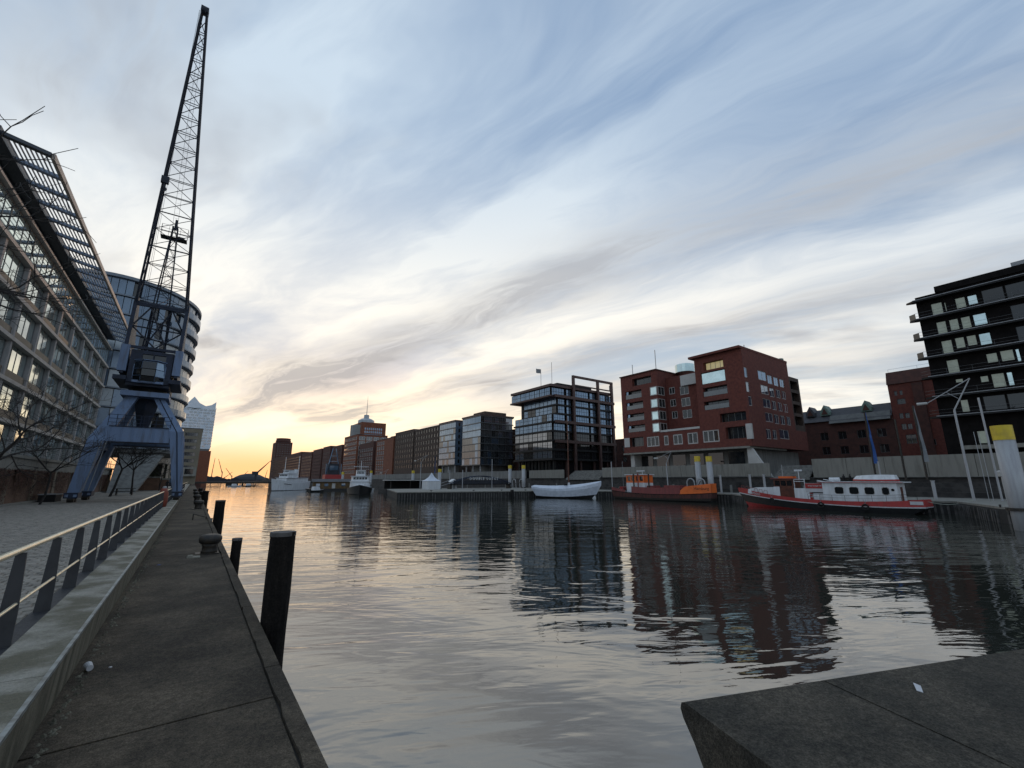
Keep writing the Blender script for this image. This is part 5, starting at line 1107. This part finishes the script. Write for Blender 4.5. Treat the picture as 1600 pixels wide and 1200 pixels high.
# ================================================================== BOATS
def rail_fn(xs, xb, bm, zs, zm, zb, bow=2.2, stern=.78, blunt=1.):
    def f(t):
        x = xs + (xb - xs) * t
        s = 1 - (max(0, t - .52) / .48) ** bow * blunt; s *= stern + (1 - stern) * min(1, t / .3) ** .6
        z = zs * (1 - t) * (1 - 2 * t) + zm * 4 * t * (1 - t) + zb * t * (2 * t - 1)
        return x, max(bm * s, .02), z
    return f
def strip(root, name, f0, f1, m, n=26):
    vs = []; fs = []
    for i in range(n + 1):
        t = i / n; a = f0(t); b_ = f1(t)
        vs += [(a[0], a[1], a[2]), (b_[0], b_[1], b_[2]), (a[0], -a[1], a[2]), (b_[0], -b_[1], b_[2])]
    for i in range(n):
        k = 4 * i; fs += [(k, k + 1, k + 5, k + 4), (k + 2, k + 6, k + 7, k + 3)]
    fs += [(0, 2, 3, 1), (4 * n, 4 * n + 1, 4 * n + 3, 4 * n + 2)]
    return part(name, MB().add(vs, fs), m, root, local=True, smooth=False)
def deck(root, name, f, m, dz_=0., n=26, inset=.0):
    vs = []
    for i in range(n + 1): x, b_, z = f(i / n); vs += [(x, max(b_ - inset, .01), z + dz_), (x, -max(b_ - inset, .01), z + dz_)]
    return part(name, MB().add(vs, [(2 * i, 2 * i + 1, 2 * i + 3, 2 * i + 2) for i in range(n)]), m, root, local=True)
def P(root, name, mb, m, sm=False): return part(name, mb, m, root, local=True, smooth=sm)
# -- red and white fire boat style vessel
rbt = thing('red_white_boat', 'long red, white and black motor vessel moored at the pontoon', 'boat', (74.9, 27.0, WL), pi / 2)
kl = rail_fn(-9.5, 10.0, .5, -1, -1.2, -.9); wlr = rail_fn(-10.4, 10.9, 2.05, .0, .0, .15); aft = rail_fn(-10.4, 11.1, 2.1, .0, .0, .75)
s0 = rail_fn(-11.6, 11.9, 2.38, .80, .88, 2.05); s1 = rail_fn(-11.65, 11.95, 2.42, .95, 1.0, 2.2); s2 = rail_fn(-11.5, 12.2, 2.4, 1.8, 1.5, 3.05)
strip(rbt, 'bottom_paint', kl, aft, 'boat_red'); strip(rbt, 'black_hull', aft, s0, 'hull_black'); strip(rbt, 'white_stripe', s0, s1, 'white_paint'); strip(rbt, 'red_bulwark', s1, s2, 'boat_red'); deck(rbt, 'deck', s2, 'deck_grey', -.2, inset=.06)
cbx0, cbx1 = -9.2, -.9; cz0, cz1 = 1.35, 3.85
hl = [(-3.4 - 1.7 * i, -2.4 - 1.7 * i, 2.35, 3.25) for i in range(3)] + [(-8.35, -7.65, 2.35, 3.25)]
cb = P(rbt, 'aft_cabin', shell(MB(), 0, 1, 0, 1, 0, 1) if False else MB().box(cbx0, cbx1, -1.72, 1.70, cz0, cz1), 'white_paint')
for a, b_, c, d in hl:
    r_ = .16; pts = [(a + r_, c), (b_ - r_, c), (b_, c + r_), (b_, d - r_), (b_ - r_, d), (a + r_, d), (a, d - r_), (a, c + r_)]
    fr_ = P(cb, 'window', MB().ext([(p[0] * 1 + (.05 if p[0] > (a + b_) / 2 else -.05), p[1] + (.05 if p[1] > (c + d) / 2 else -.05)) for p in pts], 'y', 1.702, 1.73), 'white_frame'); P(fr_, 'pane', MB().ext(pts, 'y', 1.731, 1.745), 'glass_dark')
P(cb, 'cabin_roof', MB().box(cbx0 - .7, cbx1 + .5, -1.95, 1.95, cz1 + .003, cz1 + .14), 'white_paint'); P(cb, 'roof_trim', MB().box(cbx0 - .72, cbx1 + .52, 1.951, 1.975, cz1 + .003, cz1 + .06), 'boat_red')
P(cb, 'porthole', MB().tube((-8.75, 1.70, 2.95), (-8.75, 1.74, 2.95), .17, n=14), 'glass_dark')
P(cb, 'door', MB().box(-9.0, -8.5, 1.7005, 1.715, 1.5, 3.3) if False else MB().box(cbx0 - .03, cbx0 - .003, -.5, .4, 1.5, 3.3), 'varnish')
wh = P(rbt, 'wheelhouse', MB().box(3.0, 5.8, -1.25, 1.25, 1.4, 4.35), 'varnish')
for a, b_ in ((3.2, 3.9), (4.05, 4.75), (4.9, 5.6)): P(wh, 'window', MB().box(a, b_, 1.252, 1.27, 3.35, 4.1), 'glass_dark')
for a, b_ in ((-1.1, -.15), (.15, 1.1)): P(wh, 'window', MB().box(5.802, 5.82, a, b_, 3.35, 4.1), 'glass_dark')
P(wh, 'roof', MB().box(2.8, 6.15, -1.45, 1.45, 4.353, 4.47), 'dull_red'); P(wh, 'roof_hatch', MB().box(3.3, 5.2, -.8, .8, 4.473, 4.75), 'boat_orange'); P(wh, 'lower_panel', MB().box(5.0, 5.83, 1.253, 1.30, 1.5, 3.2), 'white_paint'); P(wh, 'front_panel', MB().box(5.803, 5.9, -1.2, 1.2, 1.6, 3.15), 'white_paint')
P(rbt, 'foredeck_house', MB().ext([(5.95, 1.5), (10.0, 2.1), (9.9, 2.75), (8.6, 3.05), (5.95, 3.1)], 'y', -1.1, 1.1), 'white_paint')
P(rbt, 'white_locker', MB().box(.9, 2.9, .9, 1.5, 1.4, 3.0), 'white_paint'); P(rbt, 'white_locker', MB().box(-.8, .5, .9, 1.4, 1.35, 2.3), 'white_paint')
fr_ = MB()
for xx in (1.5, 2.9): fr_.tube((xx, 1.2, 3.0), (xx, 1.2, 4.3), .05, n=5)
fr_.tube((1.5, 1.2, 4.0), (2.9, 1.2, 4.0), .05, n=5).tube((1.4, 1.2, 4.3), (2.9, 1.2, 4.3), .05, n=5); P(rbt, 'windbreak_frame', fr_, 'white_paint')
sg = P(rbt, 'sign_board', MB().box(-1.0, 1.35, 1.5, 1.56, 2.5, 3.75), 'paper'); P(sg, 'sign_red_field', MB().box(-.98, 1.33, 1.561, 1.575, 3.0, 3.72), 'boat_red')
stx = MB(); u = -.75
for i, wl_ in enumerate((3, 5, 2, 6)):
    for j in range(wl_):
        stx.box(u, u + .028, 1.576, 1.585, 3.27, 3.47); stx.box(u, u + .07, 1.5765, 1.5845, random.choice((3.27, 3.36, 3.44)), random.choice((3.30, 3.39)) + .08); u += .098
    u += .06
P(sg, 'sign_lettering', stx, 'paper')
dg = P(rbt, 'awning_pole', MB().tube((-1.2, 1.3, 3.95), (-.2, 1.3, 4.15), .05, n=5).tube((-2.3, 1.2, 4.0), (-1.0, 1.2, 4.3), .05, n=5), 'white_paint'); P(rbt, 'life_raft', MB().tube((-2.9, 1.0, 4.28), (-1.7, 1.0, 4.28), .27, n=12), 'white_paint')
P(rbt, 'red_steps', MB().box(.55, .85, 1.2, 1.6, 1.4, 1.75).box(.55, .85, 1.2, 1.6, 1.95, 2.05).box(.55, .85, 1.2, 1.6, 2.25, 2.35), 'boat_red')
mast_ = P(rbt, 'radar_mast', MB().tube((2.5, .3, 4.3), (2.5, .3, 5.5), .06, n=6), 'white_paint'); P(mast_, 'radar', MB().box(2.0, 3.0, .15, .45, 5.5, 5.75), 'white_paint'); P(rbt, 'whip_aerial', MB().tube((5.2, -.8, 4.4), (5.2, -.8, 6.6), .02, n=4), 'white_paint')
rl_ = MB(); pts = []
for i in range(17):
    x_, b_, z_ = s2(.02 + .5 * i / 16); pts.append((x_, b_ - .05, z_ + .75)); 
    if i % 2 == 0: rl_.tube((x_, b_ - .05, z_ - .1), (x_, b_ - .05, z_ + .75), .025, n=4)
rl_.path(pts, .025, 4).path([(p[0], p[1], p[2] - .35) for p in pts], .016, 4); P(rbt, 'deck_railing', rl_, 'dark_iron')
for i in range(6):
    x_, b_, z_ = s2(.78 + .035 * i); rl_ = MB().path([(x_ - .3, b_ - .1, z_ - .1), (x_ - .25, b_ - .1, z_ + .45), (x_ + .15, b_ - .1, z_ + .5), (x_ + .3, b_ - .1, z_)], .03, 4); P(rbt, 'deck_hoop', rl_, 'dull_red')
for xx, zz in ((5.8, 1.1), (-.7, .75), (-5.8, .7)):
    a = [(xx + .33 * cos(2 * pi * i / 14), 2.5, zz + .33 * sin(2 * pi * i / 14)) for i in range(15)]; ty = P(rbt, 'tyre_fender', MB().path(a, .11, 6), 'rubber'); P(ty, 'rope', MB().tube((xx, 2.45, zz + .35), (xx - .15, 2.42, zz + 1.0), .02, n=4).tube((xx, 2.45, zz + .35), (xx + .15, 2.42, zz + 1.0), .02, n=4), 'grey_steel')
P(rbt, 'bow_anchor', MB().box(11.6, 12.3, -.12, .12, 2.9, 3.6), 'hull_black')
mid_ = lambda t: (Vector(s1(t)) + Vector(s2(t))) / 2
p0_, p1_ = mid_(.915), mid_(.80); ax_ = (p1_ - p0_).normalized(); nn = Vector((-ax_.y, ax_.x, 0)).normalized()
nn = nn if nn.y > 0 else -nn
up_ = nn.cross(ax_); mt = Matrix((ax_, up_, nn)).transposed().to_4x4(); mt.translation = (p0_ + p1_) / 2 + nn * .10 - up_ * .16
part('name_lettering', textmesh('REPSOLD', .46, 'paper'), None, rbt, W[rbt] @ mt)
P(rbt, 'stern_label', MB().box(-11.1, -9.9, 2.0, 2.02, 1.2, 1.55) if False else MB().hexa([(-11.5, 1.92, 1.2), (-10.3, 2.12, 1.2), (-10.3, 2.15, 1.2), (-11.5, 1.95, 1.2)], [(-11.5, 1.92, 1.6), (-10.3, 2.12, 1.6), (-10.3, 2.15, 1.6), (-11.5, 1.95, 1.6)]), 'paper')
# dinghy on the cabin roof
dy = thing('dinghy', 'white dinghy with red trim lying upside down on the cabin roof', 'boat', (74.3, 20.2, WL + 4.0), pi / 2)
d0 = rail_fn(-2.4, 2.5, .95, .05, .05, .1, stern=.85); d1 = rail_fn(-2.35, 2.4, .93, .28, .26, .32, stern=.85); d2 = rail_fn(-2.2, 2.0, .62, .85, .88, .75, stern=.85)
strip(dy, 'red_trim', d0, d1, 'boat_red'); strip(dy, 'hull', d1, d2, 'white_paint'); deck(dy, 'keel_panel', d2, 'white_paint'); 
# -- orange workboat (bow to the right)
ob = thing('orange_workboat', 'dull red and orange workboat with small orange wheelhouse', 'boat', (82.0, 59.6, WL), -pi / 2)
W[ob] = at(82.0, 59.6, WL, -pi / 2) @ Matrix.Diagonal((.92, 1, 1, 1)); ob.matrix_basis = W[ob]
ok = rail_fn(-11, 12, 1.2, -1, -1.1, -.9, 3.2, blunt=.6); ow0 = rail_fn(-12.2, 12.8, 2.5, .1, .1, .25, 3.0, blunt=.62); ow1 = rail_fn(-12.5, 12.95, 2.58, .55, .5, .75, 3.0, blunt=.62)
o1 = rail_fn(-12.9, 13.1, 2.72, 1.75, 1.2, 1.65, 3.0, blunt=.62); o1b = rail_fn(-12.95, 13.15, 2.8, 1.9, 1.32, 1.78, 3.0, blunt=.62); o2 = rail_fn(-13.0, 13.1, 2.65, 2.6, 1.85, 2.3, 3.0, blunt=.62)
strip(ob, 'bottom_paint', ok, ow0, 'hull_black'); strip(ob, 'boot_stripe', ow0, ow1, 'dark_iron'); strip(ob, 'hull_side', ow1, o1, 'hull_rust'); strip(ob, 'rubbing_strake', o1, o1b, 'rubber'); deck(ob, 'deck', o1b, 'deck_grey', .02)
def bulwark(name, t0_, t1_, z0_, z1_, m_, slant=0.):
    mb = MB(); n = 12; vs = []
    for i in range(n + 1):
        t = t0_ + (t1_ - t0_) * i / n; x_, b_, z_ = o1b(t); sl2 = slant * max(0, 1 - i / 2.5) if slant else 0
        for s in (1, -1): vs += [(x_, s * (b_ - .06), z_), (x_, s * (b_ - .10), z_ + z0_ + (z1_ - z0_) * i / n - sl2), (x_, s * (b_ - .18), z_ + z0_ + (z1_ - z0_) * i / n - sl2), (x_, s * (b_ - .16), z_)]
    fs = []
    for i in range(n):
        for s in (0, 4):
            k = 8 * i + s
            for j in range(4): fs.append((k + j, k + (j + 1) % 4, k + 8 + (j + 1) % 4, k + 8 + j))
    fs += [(0, 1, 2, 3), (4, 5, 6, 7), (8 * n, 8 * n + 1, 8 * n + 2, 8 * n + 3), (8 * n + 4, 8 * n + 5, 8 * n + 6, 8 * n + 7)]
    if t1_ > .98: k = 8 * n; fs += [(k, k + 1, k + 5, k + 4)]
    return P(ob, name, mb.add(vs, fs), m_)
bulwark('stern_bulwark', 0, .18, .75, .45, 'dull_red'); bulwark('side_coaming', .26, .76, 1.35, 1.25, 'dull_red'); bulwark('bow_bulwark', .75, 1., 1.4, 1.75, 'boat_orange', .9)
P(ob, 'hold_cover', MB().box(-5.5, 7.5, -2.1, 2.1, 1.4, 2.5), 'dull_red')
cw = P(ob, 'wheelhouse_base', MB().box(-8.6, -3.2, -1.5, 1.5, 1.3, 3.6), 'white_paint')
hw2 = [(-8.2, -7.3, 4.0, 5.0), (-7.0, -6.1, 4.0, 5.0), (-5.6, -4.9, 4.0, 5.0), (-4.6, -3.6, 4.0, 5.0)]
m_ = MB(); wall(m_, Matrix.Translation((0, -1.5, 0)), -8.6, -3.2, 3.603, 5.3, hw2, .12); m_.box(-8.6, -3.2, -1.3, 1.5, 3.603, 5.3); P(ob, 'wheelhouse', m_, 'boat_orange')
for h in hw2: P(cw, 'window', MB().box(h[0], h[1], -1.40, -1.38, h[2], h[3]), 'glass_dark')
for a, b_ in ((-1.1, -.2), (.2, 1.1)): P(cw, 'window', MB().box(-8.63, -8.602, a, b_, 4.0, 5.0), 'glass_dark')
P(ob, 'wheelhouse_roof', MB().box(-8.9, -2.9, -1.75, 1.75, 5.303, 5.45), 'white_paint'); P(ob, 'searchlight', MB().tube((-4.9, 0, 5.45), (-4.9, 0, 6.1), .06, n=5).box(-6.4, -4.4, -.3, .3, 6.1, 6.28), 'white_paint')
for xx, h_, r_, m2 in ((-6.0, 5.6, .16, 'dark_iron'), (-4.7, 5.8, .13, 'dull_red'), (-1.6, 5.5, .17, 'dark_iron'), (-11.0, 8.5, .05, 'grey_steel')): P(ob, 'mast_post', MB().tube((xx, -1.9 if xx > -10 else 0, 1.5), (xx, -1.9 if xx > -10 else 0, h_), r_, n=7), m2)
P(ob, 'deck_winch', MB().tube((-10.6, -.9, 2.3), (-10.6, .9, 2.3), .45, n=12).box(-11.1, -10.1, -.5, .5, 1.9, 2.5), 'dull_red'); P(ob, 'red_bollard', MB().lathe((-9.9, -2.0, 1.5), [(.3, 0), (.3, .9), (.42, 1.0), (.42, 1.2)], 10), 'boat_red'); P(ob, 'deck_box', MB().box(-2.8, -1.0, -1.2, 1.2, 2.51, 3.0), 'dull_red'); P(ob, 'deck_box', MB().box(2.0, 6.0, -1.4, 1.2, 2.51, 3.1), 'dull_red')
part('name_lettering', textmesh('Hamburg', .8, 'hull_black'), None, ob, W[ob] @ Matrix.Translation((11.6, -2.02, 2.35)) @ Matrix.Rotation(math.atan2(o1b(.985)[1] - o1b(.93)[1], o1b(.985)[0] - o1b(.93)[0]) * -1, 4, 'Z') @ UPR)
# -- covered sailing boat
e0 = Vector((68.0, 85.5)); e1 = Vector((76.4, 72.6)); dv = (e1 - e0); cen = (e0 + e1) / 2 + Vector((dv.y, -dv.x)).normalized() * -1.3; LW = dv.length
wb = thing('covered_sailboat', 'sailing boat wrapped in a white tarpaulin with a bare brown mast', 'sailboat', (cen.x, cen.y, WL), math.atan2(dv.y, dv.x))
hl2 = LW / 2
w0 = rail_fn(-hl2 + 1, hl2 - 1.5, 1.2, -.3, -.5, -.2); w1 = rail_fn(-hl2 + .4, hl2 - .6, 1.9, .55, .35, .9); w2 = rail_fn(-hl2 - .6, hl2 + .6, 2.3, 2.3, 1.7, 3.0, 2.6); w3 = rail_fn(-hl2 - .7, hl2 + .7, 2.25, 2.75, 2.25, 3.8, 2.6); w4 = rail_fn(-hl2 - .3, hl2 + .6, .3, 3.0, 3.0, 4.0, 2.)
strip(wb, 'dark_hull', w0, w1, 'hull_black'); strip(wb, 'tarp_side', w1, w2, 'tarp'); strip(wb, 'tarp_edge', w2, w3, 'tarp'); strip(wb, 'tarp_top', w3, w4, 'tarp'); deck(wb, 'tarp_ridge', w4, 'tarp')
P(wb, 'mast', MB().tube((.6, 0, 2.2), (.6, 0, 19.6), .16, .09, 8), 'varnish'); P(wb, 'mast_collar', MB().tube((.6, 0, 2.9), (.6, 0, 3.6), .26, n=8), 'white_paint'); P(wb, 'hatch', MB().box(-.3, .6, -1.5, -1.2, 2.9, 3.25), 'black_steel')
P(wb, 'rudder', MB().ext([(hl2 - 3.2, -.3), (hl2 - .7, -.3), (hl2 - .9, .9), (hl2 - 2.2, .35)], 'y', -.12, .12), 'white_paint')
# -- white tug facing the camera
def ship(name, label, x, y, az_, L, B, hullm, fb, tiers, extra=None):
    t = thing(name, label, 'ship', (x, y, WL), pi / 2 - az_)
    a0 = rail_fn(-L / 2 + 1, L / 2 - 1.2, B * .3, -.8, -.8, -.6); a1 = rail_fn(-L / 2, L / 2 - .8, B * .46, .1, .1, .2); a2 = rail_fn(-L / 2 - .3, L / 2, B * .5, fb[0], fb[1], fb[2]); a3 = rail_fn(-L / 2 - .3, L / 2 + .15, B * .5, fb[0] + .35, fb[1] + .35, fb[2] + .4)
    strip(t, 'bottom_paint', a0, a1, 'hull_black'); strip(t, 'hull_side', a1, a2, hullm); strip(t, 'bulwark', a2, a3, 'hull_black' if hullm == 'hull_black' else 'white_paint'); deck(t, 'deck', a2, 'deck_grey', .05)
    for i, (xa, xb_, bw, za, zb_) in enumerate(tiers):
        d = P(t, 'deckhouse', MB().hexa([(xa, -bw, za), (xb_, -bw * .86, za), (xb_, bw * .86, za), (xa, bw, za)], [(xa, -bw * .96, zb_), (xb_ - .35, -bw * .8, zb_), (xb_ - .35, bw * .8, zb_), (xa, bw * .96, zb_)]), 'white_paint')
        n = 5
        for j in range(n):
            u0 = -bw * .72 + 1.44 * bw * j / n
            if i: P(d, 'window', MB().hexa([(xb_ - .12, u0 + .08, za + (zb_ - za) * .42), (xb_ - .08, u0 + .08, za + (zb_ - za) * .42), (xb_ - .08, u0 + 1.44 * bw / n - .08, za + (zb_ - za) * .42), (xb_ - .12, u0 + 1.44 * bw / n - .08, za + (zb_ - za) * .42)], [(xb_ - .30, u0 + .08, za + (zb_ - za) * .85), (xb_ - .24, u0 + .08, za + (zb_ - za) * .85), (xb_ - .24, u0 + 1.44 * bw / n - .08, za + (zb_ - za) * .85), (xb_ - .30, u0 + 1.44 * bw / n - .08, za + (zb_ - za) * .85)]), 'glass_dark')
        P(d, 'house_roof', MB().box(xa - .2, xb_, -bw, bw, zb_ + .003, zb_ + .12), 'white_paint')
    return t
tg = ship('white_tug', 'white tug with black hull lying bow-on beside the pontoon', 42.8, 141.5, R(197), 19, 7.4, 'hull_black', (1.3, 1.2, 2.4), [(-6, 4.5, 3.2, 1.2, 3.7), (-5, 3.0, 2.9, 3.7, 5.3), (-1.8, 1.8, 1.5, 5.3, 7.1)])
P(tg, 'mast', MB().tube((-.5, 0, 7.1), (-.5, 0, 10.2), .1, n=6).tube((-.5, -2.2, 8.3), (-.5, 2.2, 8.3), .07, n=5), 'white_paint'); P(tg, 'white_band', MB().hexa([(4.6, -2.7, 1.3), (7.6, -1.2, 1.7), (7.6, 1.2, 1.7), (4.6, 2.7, 1.3)], [(4.4, -2.7, 3.1), (6.9, -1.2, 3.1), (6.9, 1.2, 3.1), (4.4, 2.7, 3.1)]), 'white_paint')
ms = ship('white_ship', 'white passenger ship with two masts moored near the bridge', 33, 207, R(222), 23, 6.6, 'white_paint', (3.4, 2.9, 4.4), [(-9.5, 5.6, 2.8, 2.8, 5.0), (-2, 4.2, 2.3, 5.0, 6.8), (-1, 2.8, 1.5, 6.8, 8.2)])
for xx, hh in ((3.6, 13.5), (-6., 14.5)): P(ms, 'mast', MB().tube((xx, 0, 5), (xx, 0, hh), .16, .08, 6), 'white_paint')
P(ms, 'funnel', MB().tube((-4, 0, 5.4), (-4.4, 0, 8.6), .9, .8, 12), 'white_paint'); P(ms, 'name_marks', MB().box(3, 8.2, 3.3, 3.36, 2.0, 2.5) if False else MB().path([(6.6, 2.35, 2.7), (3., 3.1, 2.3)], .14, 4), 'far_blue')
# -- house barge, old crane barge, small boats
hb_ = thing('shed_barge', 'wooden shed on a dark barge moored left of the white tug', 'barge', (45, 187, WL), R(-8))
P(hb_, 'hull', MB().ext([(-9, .9), (9, .9), (8.2, -.5), (-8.2, -.5)], 'y', -3, 3), 'hull_black'); P(hb_, 'shed_wall', MB().box(-6.5, 7.2, -2.2, 2.2, .903, 3.5), 'wood_shed'); P(hb_, 'shed_roof', MB().ext([(-2.8, 3.5), (2.8, 3.5), (0, 4.6)], 'x', -7, 7.6), 'roof_slate')
for a in (-5.5, -2.5, 3.8): P(hb_, 'window', MB().box(a, a + 1.4, -2.23, -2.203, 1.8, 2.8), 'glass_sky')
P(hb_, 'door', MB().box(.3, 1.5, -2.23, -2.203, .95, 2.9), 'panel_white')
oc = thing('old_dock_crane', 'small grey-blue dock crane with red base house behind the shed barge', 'crane', (52, 215, WL), 0)
P(oc, 'barge', MB().box(-5, 5, -4, 4, -.5, 2.2), 'hull_black'); P(oc, 'base_house', MB().box(-3.6, 3.6, -2.5, 2.5, 2.203, 6.6), 'boat_red'); P(oc, 'cab', MB().box(-2.3, 2.3, -2, 2, 6.603, 11.5), 'far_blue'); P(oc, 'cab_window', MB().box(-1.8, 1.8, -2.04, -2.003, 8.6, 10.6), 'glass_sky')
for s in (-1, 1): P(oc, 'frame_leg', MB().tube((s * 3.1, -1.5, 6.6), (s * .6, -.5, 18.5), .25, n=5), 'tower_panel'); P(oc, 'frame_leg', MB().tube((s * 3.3, -1.8, 6.6), (s * 3.3, -1.8, 11.5), .2, n=5), 'tower_panel')
for z in (12.5, 15): P(oc, 'frame_bar', MB().tube((-1.9 + (z - 12.5) * .25, -1.1, z), (1.9 - (z - 12.5) * .25, -1.1, z), .16, n=5), 'tower_panel')
for x, y, L, lab, m_ in ((36.5, 171, 6, 'small dark launch in front of the white ship stern', 'hull_black'), (52, 168, 7, 'grey launch between shed barge and white tug', 'grey_steel'), (57, 180, 8, 'white motor launch behind the white tug', 'white_paint'), (22, 330, 8, 'tiny launch in front of the bridge', 'white_paint'), (31, 345, 9, 'tiny dark boat beside the bridge piles', 'hull_black')):
    t = thing('launch', lab, 'boat', (x, y, WL), R(20), 'small launches'); q0 = rail_fn(-L / 2 + .4, L / 2 - .5, .6, -.3, -.3, -.2); q1 = rail_fn(-L / 2, L / 2, 1.1, .7, .6, 1.0)
    strip(t, 'hull', q0, q1, m_, 12); deck(t, 'deck', q1, 'deck_grey', 0, 12); P(t, 'cabin', MB().hexa([(-1.6, -.8, .6), (1.2, -.7, .6), (1.2, .7, .6), (-1.6, .8, .6)], [(-1.5, -.7, 1.9), (.6, -.6, 1.9), (.6, .6, 1.9), (-1.5, .7, 1.9)]), 'white_paint'); P(t, 'windscreen', MB().hexa([(1.16, -.6, .95), (1.2, -.6, .95), (1.2, .6, .95), (1.16, .6, .95)], [(.78, -.55, 1.75), (.84, -.55, 1.75), (.84, .55, 1.75), (.78, .55, 1.75)]), 'glass_dark')
pr_ = thing('pontoon_shelter', 'flat roofed dark shelter between the white tug and the tent', 'shelter', (62, 150, WL))
P(pr_, 'roof', MB().box(-8, 8, -3, 3, 4.0, 4.3), 'panel_white')
P(pr_, 'float', MB().box(-9, 9, -4, 4, -.6, 1.2), 'pontoon_side')
for xx in (-7, 0, 7): P(pr_, 'post', MB().box(xx - .12, xx + .12, -2.6, -2.4, 1.2, 4.0), 'dark_iron')
P(pr_, 'back_wall', MB().box(-7.5, 7.5, 2.4, 2.6, 1.2, 3.99), 'black_steel')

for a, b_, lab in (((74.6, 38.4, .3), (80, 39.6, DKZ + .2), 'slack mooring rope from the red boat bow to the pontoon'), ((74.6, 15.8, -.8), (79, 12.0, DKZ + .2), 'mooring rope from the red boat stern to the pontoon'), ((82.5, 71.4, .2), (84.5, 75.5, DKZ + .2), 'mooring rope from the orange workboat stern to the pontoon')):
    pa, pb = Vector(a), Vector(b_); pts = [tuple(pa.lerp(pb, i / 8) - Vector((0, 0, .5 * sin(pi * i / 8)))) for i in range(9)]
    t = tag(link('mooring_rope', MB().path(pts, .04, 5).mesh('mooring_rope', 'curtain'), None), lab, 'rope', 'mooring ropes')
